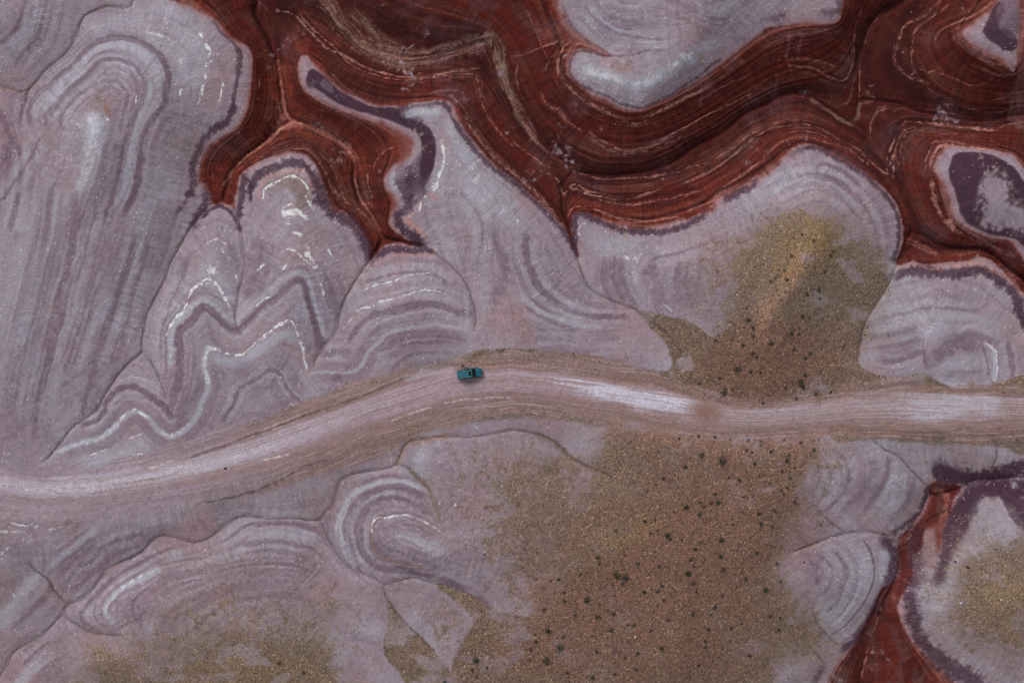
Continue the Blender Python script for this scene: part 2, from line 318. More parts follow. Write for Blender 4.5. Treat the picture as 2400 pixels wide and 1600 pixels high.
# (soil, width, strength, line, softness)
STR = [ 
 ('pur',8,.55,[(330,1470),(340,1430),(380,1390),(470,1355),(580,1325),(680,1322),(745,1348)],5),('blu',8,.5,[(352,1476),(366,1436),(410,1400),(490,1368),(590,1340),(680,1338)],5),
 ('pur',7,.45,[(372,1480),(400,1430),(480,1388),(590,1360),(700,1362)],5),('pur',8,.35,[(450,1478),(520,1420),(620,1395),(720,1402)],6),('pur',10,.35,[(560,1440),(640,1422),(700,1430)],7),
 ('pur',7,.26,[(130,420),(105,560),(66,720),(34,860),(20,960)],6),('blu',8,.26,[(150,440),(128,570),(90,720),(56,860)],6),('pur',7,.26,[(186,480),(164,600),(128,720),(88,860),(64,970)],5),('pur',6,.26,[(226,470),(206,560),(186,640),(160,740)],5),
 ('pur',8,.4,[(40,330),(50,400),(40,470),(20,540)],6),('pur',7,.4,[(95,320),(60,390),(20,450),(-10,480)],6),('blu',8,.26,[(300,620),(270,740),(235,860)],6),('pur',7,.26,[(350,560),(325,650),(300,740),(285,800)],6),('pur',6,.26,[(400,470),(370,560),(340,640)],6),
 ('pur',7,.5,[(1960,1055),(1990,1100),(1978,1150),(1935,1198)],5),('pur',6,.4,[(1925,1070),(1948,1110),(1932,1160),(1900,1190)],5),('blu',7,.5,[(2100,1085),(2104,1130),(2085,1178),(2060,1205)],5),
 ('pur',7,.4,[(1800,440),(1860,408),(1935,410),(2000,450),(2045,515),(2060,590)],5),('blu',6,.4,[(1810,455),(1870,425),(1935,426),(1990,462),(2030,520)],4),('pur',6,.35,[(1830,478),(1900,445),(1965,462),(2012,510)],5),
 ('pur',6,.4,[(1370,15),(1415,60),(1480,85),(1570,92)],5),('pur',6,.35,[(1420,10),(1470,45),(1540,55)],5),('blu',6,.4,[(1400,30),(1440,68),(1510,80)],5),('pur',7,.4,[(1440,600),(1440,660),(1462,705)],5),('pur',7,.4,[(1560,640),(1555,700),(1580,735)],6),('pur',7,.4,[(1615,610),(1608,670),(1630,720)],6),
 ('pur',7,.4,[(2060,750),(2120,735),(2200,722),(2290,730)],6),('pur',7,.35,[(2050,810),(2110,805),(2160,795)],6),('pur',7,.35,[(440,620),(410,690),(385,760),(372,830)],6),('pur',7,.4,[(620,560),(600,640),(575,700)],6),('pur',7,.4,[(760,640),(785,700),(790,750)],6),
 ('pur',7,.4,[(860,660),(930,640),(1000,640),(1050,665)],5),('pur',6,.4,[(850,820),(900,805),(960,790),(1040,790),(1095,800)],5),('pur',7,.35,[(1080,450),(1120,500),(1130,560),(1115,620)],7),
 # long hill at the left: rings of purple and pale clay
 ('pur',15,.75,[(70,290),(69,255),(85,225),(122,199),(143,176),(176,151),(194,125),(219,102),(255,89),(293,89),(332,102),(362,122),(385,143),(393,173),(390,209),(383,242),(357,276),(334,314),(327,357),(323,400),(321,425),(306,466),(290,500)],4),
 ('pur',12,.5,[(319,548),(306,604),(288,655),(276,688),(260,737),(245,783),(235,820),(219,877),(202,928),(189,975)],6),
 ('pur',10,.6,[(115,293),(106,268),(133,240),(173,202),(204,173),(230,145),(263,136),(298,145),(324,166),(337,199),(334,230),(321,260),(304,293),(293,332),(283,383),(278,425),(260,471),(246,510)],4),
 ('pur',8,.4,[(252,560),(237,612),(222,655),(204,701),(190,760),(170,820),(150,870)],6),
 ('pur',8,.5,[(143,301),(142,275),(163,247),(194,217),(230,194),(260,189),(288,202),(298,222),(291,255),(278,301)],4),
 ('pur',8,.4,[(270,330),(262,390),(240,455),(215,520),(200,590)],6),
 ('pur',10,.3,[(160,640),(140,720),(120,800),(95,900),(85,1000)],9),
 ('pur',9,.3,[(120,810),(105,880),(88,950),(75,1030)],8),
 ('pur',13,.65,[(-6,255),(13,293),(25,330),(16,370),(-4,400)],4),
 ('pur',9,.55,[(112,-20),(102,46),(87,92),(56,122),(33,150)],4),
 ('pur',7,.5,[(62,0),(50,45),(31,77),(8,100),(-10,104)],4),
 ('pur',6,.35,[(80,10),(68,60),(45,100),(20,118)],4),
 ('blu',9,.5,[(75,45),(55,85),(25,112)],6),
 ('blu',9,.75,[(105,262),(112,245),(158,202),(199,166),(230,135),(263,128),(301,135),(332,158),(349,189),(352,219),(340,252),(322,290),(312,330),(303,380),(294,430),(270,480)],5),
 ('blu',8,.4,[(88,262),(95,235),(140,200),(180,166),(212,128),(250,106),(295,108),(345,135),(368,170),(372,210)],6),
 ('blu',60,.5,[(450,60),(458,110),(455,170),(448,215)],30),
 ('blu',40,.45,[(420,30),(380,20),(330,40),(250,60),(200,80)],20),
 ('blu',60,.4,[(410,330),(380,420),(350,520),(330,620)],40),
 ('blu',26,.55,[(262,690),(245,760)],12),
 ('blu',60,.45,[(70,560),(60,660),(45,760),(20,860)],50),
 ('salt',26,.33,[(224,272),(222,310),(215,345),(210,390)],20),
 ('salt',16,.28,[(212,395),(195,430),(180,450)],14),
 ('blu',36,.7,[(228,265),(222,310),(216,360),(208,400),(190,440)],24),
 ('gravw',36,.35,[(205,248),(235,240),(258,262)],20),('rust',9,.75,[(243,245),(252,256),(259,272)],4),
 ('gravw',60,.15,[(80,310),(110,330),(150,350)],40),
 ('gravw',70,.12,[(440,290),(420,330),(390,380)],40),('gravw',20,.3,[(280,535),(290,545)],12),
 ('salt',3,1,[(470,78),(475,84),(480,91)],1),('salt',6,1,[(486,100),(490,112),(496,118),(488,132),(494,142)],2),('salt',3,1,[(503,124),(510,125)],1),
 ('salt',3,.9,[(482,150),(481,166),(482,190),(476,205),(473,222),(466,242),(460,254)],1),('salt',3,.8,[(424,210),(420,225)],1),('salt',3,.8,[(423,138),(426,155)],1),
 ('salt',2,.7,[(523,188),(519,222),(510,252)],1),('salt',2,.6,[(310,205),(318,225),(316,240)],1),('salt',3,.8,[(250,275),(254,285)],1),
 ('salt',2,.4,[(336,74),(370,82),(398,94)],2),
 ('dpur',5,.6,[(500,48),(520,78),(545,100),(562,118)],4),
 ('dpur',11,.8,[(558,110),(563,128),(560,150),(557,180),(551,217),(548,252)],4),('dpur',17,.85,[(549,245),(543,270),(524,290),(503,303)],5),
 ('dpur',15,.75,[(505,300),(480,324),(462,352),(452,385),(453,430),(443,462)],6),
 ('dpur',9,.6,[(446,450),(430,480),(415,500)],6),
 ('dpur',15,.8,[(478,436),(485,455),(480,482),(466,503),(450,530)],7),
 ('dpur',8,.85,[(470,514),(488,494),(515,483),(541,497),(556,522),(562,545)],4),
 ('dpur',13,.9,[(576,405),(568,440),(567,470),(562,500),(560,512)],4),
 ('dpur',8,.9,[(576,418),(590,440),(588,470)],5),
 ('dpur',17,.9,[(586,458),(592,430),(606,410),(630,399),(655,390),(690,382),(718,394),(735,415)],6),
 ('dpur',26,.92,[(735,412),(745,440),(752,465),(768,490)],8),('dpur',20,.92,[(765,488),(790,505),(815,514),(838,540),(855,572),(864,602)],8),
 ('dpur',9,.6,[(864,600),(858,620)],5),
 ('pk',9,.6,[(607,470),(609,444),(622,425),(650,410),(690,400),(715,408),(732,440)],5),
 ('gravw',40,.5,[(650,440),(690,425),(710,460),(700,490)],24),
 ('dpur',15,.92,[(878,604),(893,592),(919,582),(957,585),(995,585),(1016,594)],5),
 ('pk',5,.7,[(882,617),(900,606),(930,595),(965,597),(1000,600),(1022,602)],3),
 ('pk',7,.75,[(950,510),(962,528),(985,545),(1003,568),(1018,592)],4),('pk',6,.8,[(1008,455),(1018,462),(1024,474)],3),('pk',5,.8,[(998,458),(986,472),(982,490),(960,503),(948,512)],3),
 ('salt',3,.8,[(998,458),(988,470),(980,495)],1),('salt',4,.7,[(966,496),(958,506)],2),
 ('dpur',40,.95,[(946,412),(950,430),(958,440)],10),('dpur',52,.95,[(982,405),(978,430),(972,448)],10),('dpur',34,.95,[(985,395),(1000,372)],10),
 ('dpur',26,.95,[(958,450),(955,478),(950,490)],8),('dpur',20,.95,[(945,490),(930,508),(942,535),(970,556),(994,573)],7),
 ('blu',20,.8,[(925,402),(922,425),(930,445)],8),
 ('dpur',19,.93,[(930,256),(968,280),(998,310),(1006,345),(1004,385),(990,420)],8),('dpur',16,.85,[(880,262),(930,272),(970,292)],7),
 ('dpur',12,.95,[(728,168),(722,185),(730,205)],4),
 ('dpur',9,.85,[(940,252),(990,250),(1033,244),(1050,256),(1066,285),(1090,322),(1120,362),(1160,398)],4),
 ('dpur',10,.85,[(1160,398),(1200,425),(1225,447),(1262,482),(1296,515),(1322,545),(1345,585),(1352,603)],5),
 ('dpur',13,.93,[(1345,575),(1347,545),(1344,522),(1352,508),(1366,503),(1394,515),(1442,533),(1501,543),(1557,541),(1608,526),(1655,504)],5),
 ('dpur',12,.85,[(1698,474),(1722,455),(1761,437),(1775,425)],6),
 ('salt',3,.7,[(1356,553),(1357,533),(1371,526)],2),
 ('dpur',5,.6,[(1434,129),(1394,125),(1363,121),(1345,131),(1336,155),(1343,180),(1372,204),(1428,230),(1492,254),(1530,241),(1600,205),(1690,140)],4),
 ('dpur',4,.4,[(1318,10),(1342,60),(1374,94),(1432,127),(1470,128),(1520,120)],3),
 ('rim',8,.6,[(1312,30),(1335,68),(1366,96),(1420,124)],5),
 ('dpur',14,.6,[(1800,46),(1840,36)],10),('dpur',16,.6,[(1925,34),(1962,25),(1968,0)],8),
 ('dpur',9,.9,[(1885,345),(1925,352),(1980,385),(2030,410),(2060,440),(2090,480),(2105,515),(2108,550),(2103,580),(2092,615)],5),
 ('dpur',13,.5,[(1850,365),(1885,350)],8),
 ('pur',8,.35,[(1910,395),(1935,388),(1975,402),(2020,440)],7),
 ('dpur',22,.93,[(2096,648),(2139,635),(2180,636),(2234,640),(2297,633),(2336,652),(2364,665)],6),
 ('dpur',22,.95,[(2364,668),(2380,696),(2395,740),(2425,790),(2470,860)],6),('dpur',18,.7,[(2336,665),(2356,672)],6),
 ('pk',6,.6,[(2108,634),(2135,618),(2180,630),(2240,624),(2296,618),(2325,632),(2360,652),(2390,690)],4),
 ('pur',14,.5,[(2025,792),(2080,783),(2150,770)],8),('pur',18,.5,[(2234,795),(2280,785),(2330,800)],9),
 ('pur',12,.6,[(2055,840),(2106,845),(2162,824)],6),('pur',30,.6,[(2188,842),(2213,820),(2254,806),(2297,822)],10),
 ('pur',12,.65,[(2361,800),(2369,851),(2371,890)],4),('pur',4,.8,[(2305,813),(2312,840),(2318,880)],3),('pur',4,.6,[(2162,800),(2165,840),(2175,860)],3),
 ('blu',40,.6,[(2150,790),(2200,765),(2280,760),(2330,770)],24),('blu',26,.6,[(2200,870),(2250,850),(2300,845)],16),
 ('salt',4,1,[(2308,803),(2322,812),(2331,824),(2333,842)],2),('salt',3,.9,[(2332,840),(2336,860),(2334,892)],2),('blu',10,.9,[(2325,820),(2330,850),(2328,895)],5),
 ('salt',4,.4,[(2165,785),(2180,775)],4),('blu',9,.8,[(2180,892),(2260,903),(2320,896)],5),
 # lobes in the middle
 ('pur',18,.75,[(395,975),(405,945),(421,877),(423,826),(421,783),(446,752),(468,724),(484,719),(510,742),(536,768),(559,774),(592,742),(625,711),(659,688),(690,662),(708,662),(720,693),(733,744),(745,783),(750,815)],5),
 ('blu',9,.65,[(400,860),(404,800),(414,755),(446,722),(475,700),(505,718),(540,748),(560,746),(600,705),(650,665),(690,642),(716,648),(738,715),(756,785)],5),
 ('salt',6,1,[(485,815),(497,816),(512,822)],2),('salt',3,.9,[(512,822),(531,831),(569,831),(587,815),(605,797),(628,780),(650,764)],1),
 ('salt',6,1,[(645,768),(665,755),(680,753),(690,766),(699,788)],2),('salt',6,.9,[(705,800),(709,812),(710,828)],2),('salt',2,.7,[(711,831),(716,850),(719,866)],1),
 ('blu',22,.8,[(495,838),(530,848),(570,846),(600,822),(640,795),(670,780),(690,800)],12),
 ('blu',13,.75,[(485,815),(480,850),(487,905),(475,940),(462,975),(434,1007),(401,1023),(375,1013),(342,977),(314,967),(293,977),(260,1009),(230,1030),(179,1041),(135,1060)],6),
 ('salt',5,.55,[(485,820),(480,850),(486,900)],4),('salt',4,.65,[(284,982),(300,968),(320,965),(345,978)],2),('salt',5,.4,[(135,1058),(179,1041),(230,1030),(260,1009),(290,978)],4),('salt',6,.45,[(380,1012),(401,1021),(430,1006)],4),
 ('blu',30,.6,[(190,1075),(240,1080),(300,1050),(350,1040)],20),
 ('salt',2,.6,[(292,1078),(320,1066),(334,1063)],1),('salt',2,.5,[(210,1068),(248,1054)],1),('salt',2,.5,[(300,1031),(318,1022),(334,1017)],1),('salt',2,.5,[(280,893),(305,883),(330,885),(348,893)],1),
 ('pur',12,.7,[(190,1000),(222,984),(242,966),(255,935),(276,915),(311,905),(339,917),(362,935),(388,958),(398,975)],4),
 ('pur',8,.6,[(520,985),(531,973),(546,948),(561,912),(590,892),(633,868),(656,877),(671,907),(694,935),(722,948)],5),
 ('pur',20,.35,[(430,940),(425,990),(440,1010)],14),('pur',26,.3,[(560,850),(580,870)],14),
 ('salt',4,.6,[(680,945),(705,953),(722,951)],2),
 ('salt',4,.9,[(498,562),(508,561)],2),('salt',2,.8,[(480,575),(495,566)],1),('salt',4,.8,[(514,565),(530,575)],2),('salt',2,.7,[(510,575),(528,600),(536,605)],1),
 ('salt',8,.95,[(493,632),(505,637)],3),('salt',4,.8,[(490,622),(504,627)],2),('salt',2,.6,[(548,640),(556,655)],1),
 ('salt',3,.8,[(392,785),(400,764),(415,742),(430,728),(440,703),(452,680),(470,660),(490,652),(508,665),(522,690),(542,728)],1),
 ('salt',3,.9,[(450,678),(462,667),(475,663)],1),
 ('blu',40,.5,[(500,600),(490,640),(520,680),(545,720)],24),('blu',40,.5,[(450,720),(410,780),(385,850)],20),('pur',16,.3,[(440,600),(420,650)],14),('pur',16,.35,[(540,570),(552,630)],12),
 ('salt',4,.95,[(659,497),(665,487),(684,479)],2),('salt',8,1,[(664,500),(684,496),(702,499),(720,512)],2),('salt',3,.8,[(672,510),(690,506)],1),('salt',3,.6,[(670,524),(682,520)],1),
 ('salt',5,.95,[(686,544),(698,548),(707,556)],2),('salt',5,.9,[(730,556),(733,561)],2),('salt',6,.9,[(716,577),(724,584)],3),('salt',7,1,[(718,593),(733,605),(738,611)],3),('salt',4,.95,[(733,614),(745,628)],2),
 ('salt',2,.7,[(664,595),(672,585),(690,587),(705,600),(742,630)],1),('salt',2,.5,[(660,640),(672,620)],1),('salt',2,.8,[(765,572),(772,588),(784,604)],1),('salt',2,.7,[(750,660),(757,672),(761,690)],1),
 ('salt',2,.6,[(600,720),(612,705),(640,690)],1),('salt',2,.6,[(600,636),(618,618)],1),
 ('salt',4,.85,[(618,466),(623,446),(651,428),(684,413),(707,423),(722,443),(720,466),(735,489)],2),
 ('salt',6,.8,[(1034,334),(1040,350),(1043,370),(1038,395),(1031,413),(1021,438),(1014,451)],2),
 ('salt',12,.5,[(1112,424),(1122,420)],6),('salt',8,.3,[(1174,487),(1182,492)],5),('salt',4,.6,[(1203,510),(1213,518),(1216,528)],2),
 ('blu',26,.7,[(1050,290),(1070,330),(1110,390)],14),('blu',50,.5,[(1110,430),(1170,480),(1220,520)],30),('blu',14,.8,[(945,268),(985,262),(1030,262)],6),
 ('salt',2,.5,[(850,683),(880,668),(920,660),(960,645),(1008,640)],1),('salt',2,.6,[(880,711),(932,698),(983,683),(1008,681),(1059,693)],1),('salt',3,.6,[(835,729),(850,722),(868,722)],1),('salt',2,.4,[(800,775),(830,742)],1),
 ('pur',13,.75,[(820,800),(828,780),(842,764),(875,740),(932,724),(983,714),(1034,716),(1072,729),(1105,738)],5),
 ('blu',8,.6,[(880,810),(906,783),(944,770),(1021,760),(1085,770)],4),('blu',30,.35,[(960,680),(1030,690)],20),('blu',8,.5,[(1088,690),(1096,730),(1092,775)],5),
 ('blu',7,.75,[(728,874),(745,871),(779,872),(830,871),(850,851),(866,822),(885,803)],4),
 ('pur',8,.5,[(916,869),(942,846),(965,831),(1021,824),(1059,830)],5),('pur',14,.4,[(780,880),(800,895)],10),('pur',14,.4,[(752,830),(790,822),(820,828)],8),
 ('pur',14,.7,[(1234,548),(1234,599),(1243,632),(1261,668),(1289,696),(1322,721),(1353,734),(1404,744),(1468,742)],5),
 ('pur',20,.5,[(1148,538),(1166,579),(1184,630),(1169,673),(1154,701)],9),
 ('pur',9,.5,[(1235,724),(1289,751),(1353,768)],5),('pur',9,.35,[(1251,794),(1378,793),(1455,788)],5),
 ('blu',10,.6,[(1225,698),(1264,729),(1315,752),(1366,765),(1410,766)],5),('blu',30,.5,[(1215,690),(1240,710)],14),
 ('pink',60,.4,[(1180,720),(1160,780)],30),('rust',30,.3,[(1215,720),(1230,800)],20),
 ('pur',20,.6,[(1528,618),(1530,655)],8),('pur',7,.5,[(1530,611),(1570,597),(1634,577),(1672,566)],4),('pur',10,.5,[(1505,637),(1525,640)],5),
 ('pur',11,.5,[(1458,618),(1460,655),(1475,693),(1496,716)],6),('pur',16,.45,[(1590,625),(1593,658)],8),('pur',10,.45,[(1642,620),(1634,680)],6),
 ('salt',3,.6,[(1465,602),(1480,607),(1492,603),(1503,594)],2),('salt',5,.5,[(1490,608),(1492,615)],3),('salt',2,.4,[(1440,607),(1455,596)],2),('salt',2,.5,[(1507,548),(1510,556)],1),('salt',2,.4,[(1552,713),(1575,730)],1),
 ('blu',40,.5,[(1400,550),(1420,580),(1500,570)],26),('blu',50,.5,[(1740,500),(1800,450),(1880,400)],40),('blu',20,.4,[(1480,620),(1490,700)],14),('blu',20,.3,[(1565,640),(1570,690)],12),
 ('pur',12,.5,[(1595,8),(1621,23),(1659,41),(1690,48),(1710,38),(1731,23),(1760,0)],6),('pur',16,.3,[(1560,0),(1600,10)],10),
 ('blu',10,.5,[(1440,5),(1455,15),(1500,18)],7),('blu',14,.5,[(1660,20),(1700,22),(1730,5)],8),
 ('blu',24,.75,[(1363,163),(1404,176),(1442,184),(1488,199),(1532,189),(1570,163),(1621,133),(1659,110),(1680,95)],16),
 ('salt',12,.4,[(1378,165),(1404,176),(1430,182),(1450,186)],9),('salt',10,.3,[(1485,196),(1515,198),(1545,180)],8),
 ('salt',8,.55,[(1593,126),(1600,134),(1622,133)],5),('salt',6,.6,[(1578,155),(1588,148)],3),
 ('gravw',16,.3,[(1440,140),(1455,160),(1480,150)],10),
 # south of the road
 ('pur',9,.55,[(763,1205),(766,1240),(791,1282),(824,1320),(850,1341)],4),('blu',13,.8,[(817,1162),(803,1200),(796,1238),(812,1284),(832,1326)],5),
 ('pur',10,.5,[(830,1178),(812,1213),(809,1251),(830,1302),(846,1328)],5),('blu',9,.4,[(835,1195),(824,1230),(830,1270),(850,1315)],5),
 ('pur',14,.65,[(1005,1202),(985,1188),(957,1176),(919,1166),(886,1174),(860,1192),(845,1220),(840,1251),(849,1289),(875,1317),(906,1334),(957,1338),(1034,1357),(1090,1378)],5),
 ('blu',9,.8,[(817,1162),(855,1142),(906,1131),(957,1133),(985,1142)],5),('pur',12,.6,[(845,1170),(881,1149),(932,1139),(970,1149),(995,1165)],5),
 ('rust',7,.6,[(905,1205),(880,1218),(868,1240),(870,1268),(886,1297),(919,1317),(970,1325),(1008,1338)],4),
 ('salt',2,.7,[(868,1250),(872,1226),(881,1215),(906,1208),(944,1206),(978,1215),(1008,1228),(1029,1243)],1),
 ('pur',10,.35,[(1040,1300),(1000,1315),(950,1300),(905,1280),(900,1250),(920,1235),(970,1238),(1010,1262)],8),
 ('blu',30,.6,[(925,1260),(965,1262),(1000,1280),(1040,1300)],20),
 ('blu',26,.5,[(1000,1060),(985,1080),(1000,1095)],14),('pur',30,.3,[(1030,1085),(1050,1110)],20),
 ('pur',9,.55,[(600,1227),(676,1227),(728,1235),(745,1245)],4),('blu',14,.65,[(580,1252),(600,1250),(664,1247),(715,1254),(740,1270)],6),('pur',8,.5,[(570,1275),(600,1269),(664,1266),(715,1277),(753,1302)],5),
 ('pur',8,.4,[(570,1300),(600,1294),(651,1293),(702,1302),(735,1322)],5),('blu',9,.4,[(560,1290),(600,1282),(660,1279),(712,1290)],6),('blu',40,.35,[(620,1340),(660,1360)],26),
 ('pur',6,.55,[(602,1222),(569,1235),(546,1253),(520,1270)],3),('pur',8,.6,[(398,1283),(370,1297),(332,1317),(268,1353),(230,1389),(199,1419),(191,1442),(204,1463),(237,1478)],4),
 ('pur',6,.55,[(500,1325),(472,1332),(408,1343),(357,1368),(321,1399),(311,1424),(321,1455)],3),('pur',12,.3,[(380,1360),(420,1350)],10),
 ('blu',13,.75,[(375,1334),(319,1361),(281,1384),(255,1409),(246,1432),(268,1455)],6),('salt',3,.3,[(330,1348),(285,1380),(262,1405),(246,1432),(256,1446)],3),('blu',20,.55,[(395,1300),(430,1297)],14),
 ('pur',12,.3,[(285,1400),(270,1425)],8),('blu',30,.6,[(195,1425),(215,1445)],16),
 ('pur',9,.45,[(330,1250),(281,1264),(242,1282),(217,1310),(179,1333),(150,1372)],6),('blu',14,.6,[(224,1243),(179,1277),(133,1310),(112,1330)],8),('blu',28,.7,[(84,1345),(51,1394),(15,1442),(-10,1470)],16),
 ('pur',10,.4,[(120,1366),(102,1404),(64,1442),(25,1475)],7),('pur',12,.3,[(135,1380),(150,1372)],10),('pur',5,.6,[(115,1503),(77,1534),(48,1562)],3),('blu',24,.65,[(94,1552),(60,1580),(40,1610)],12),('pur',6,.4,[(160,1560),(120,1585),(105,1605)],4),
 ('salt',3,.5,[(0,1296),(24,1278)],2),('salt',2,.5,[(20,1223),(50,1229),(90,1232)],3),('salt',3,.5,[(70,1266),(96,1260)],2),('salt',2,.5,[(110,1240),(145,1235)],2),('salt',4,.35,[(0,1245),(60,1245)],4),
 ('pur',10,.5,[(2085,1072),(2076,1119),(2050,1162),(2024,1195)],5),('pur',8,.5,[(2139,1126),(2129,1170),(2111,1200)],5),('pur',6,.4,[(2042,1106),(2020,1150),(1985,1182)],4),
 ('pur',5,.8,[(2024,1266),(2042,1302),(2050,1343),(2040,1379),(2017,1422),(1986,1460),(1948,1488)],2),
 ('pur',8,.6,[(1953,1287),(1979,1320),(1984,1353),(1968,1399),(1938,1432)],4),('pur',7,.6,[(1885,1295),(1910,1333),(1915,1375)],4),('pur',6,.45,[(1925,1300),(1950,1330),(1945,1370),(1925,1395)],4),
 ('blu',60,.7,[(2000,1290),(2010,1350),(1980,1420),(1945,1470)],40),('blu',16,.7,[(2068,1290),(2080,1320),(2068,1360)],8),('blu',50,.5,[(2100,1110),(2095,1160),(2060,1190)],30),
 ('dpur',9,.85,[(2172,1140),(2163,1175),(2152,1200),(2125,1228),(2090,1250)],5),('dpur',20,.9,[(2068,1262),(2090,1280),(2096,1310),(2092,1345),(2078,1368)],7),
 ('dpur',11,.85,[(2060,1394),(2045,1430),(2024,1468),(1993,1506),(1972,1520)],6),('dpur',14,.7,[(1930,1560),(1908,1600)],8),
 ('dpur',34,.9,[(2196,1092),(2220,1108),(2250,1114)],10),('dpur',20,.9,[(2250,1118),(2285,1110),(2330,1112)],10),
 ('dpur',40,.95,[(2262,1160),(2300,1138),(2350,1140),(2395,1150)],14),('dpur',30,.85,[(2370,1165),(2385,1205),(2410,1240)],12),
 ('dpur',40,.93,[(2270,1165),(2252,1205),(2235,1240),(2222,1280)],14),('dpur',26,.85,[(2222,1290),(2208,1325),(2200,1365)],12),
 ('dpur',26,.75,[(2146,1240),(2150,1290),(2146,1340),(2140,1380)],14),('dpur',34,.93,[(2132,1385),(2136,1425),(2142,1455)],12),('dpur',26,.93,[(2140,1450),(2155,1488),(2183,1529)],10),
 ('dpur',38,.92,[(2183,1525),(2221,1560),(2265,1585),(2310,1625)],14),
 ('rim',16,.7,[(2180,1250),(2182,1290),(2178,1330)],12),('redl',10,.5,[(2200,1240),(2198,1280)],8),
 ('pk',8,.5,[(2190,1145),(2215,1160),(2215,1190),(2205,1225)],8),
 ('blu',13,.8,[(2372,1132),(2380,1142)],6),('blu',6,.6,[(2395,1165),(2400,1168)],3),
 ('blu',60,.5,[(2290,1200),(2330,1220),(2370,1280)],40),('blu',30,.4,[(2240,1320),(2200,1400),(2180,1440)],20),
 # rusty wash lines, pale sandy channel
 ('tan',15,.8,[(950,1050),(962,1036),(990,1030),(1050,1020)],4),('pk',4,.6,[(1010,1015),(1046,1020),(1090,1020),(1130,1021)],2),('tan',9,.7,[(932,1085),(940,1062),(952,1045)],4),
 ('salt',3,.5,[(1095,985),(1118,1000)],2),('tan',5,.7,[(1222,993),(1244,1006)],3),
 ('grav',11,.85,[(1260,1020),(1300,1040),(1333,1070),(1366,1090),(1404,1106)],5),('grav',10,.6,[(1325,1075),(1335,1120),(1342,1170)],7),
 ('grav',8,.6,[(957,1098),(998,1135),(1018,1180),(1030,1220)],6),
 ('tan',5,.7,[(0,206),(26,212),(48,220)],2),('tan',4,.6,[(212,30),(255,13),(265,15)],2),('tan',3,.5,[(194,46),(178,80)],2),('dpur',4,.5,[(40,219),(62,214),(70,205)],3),
]
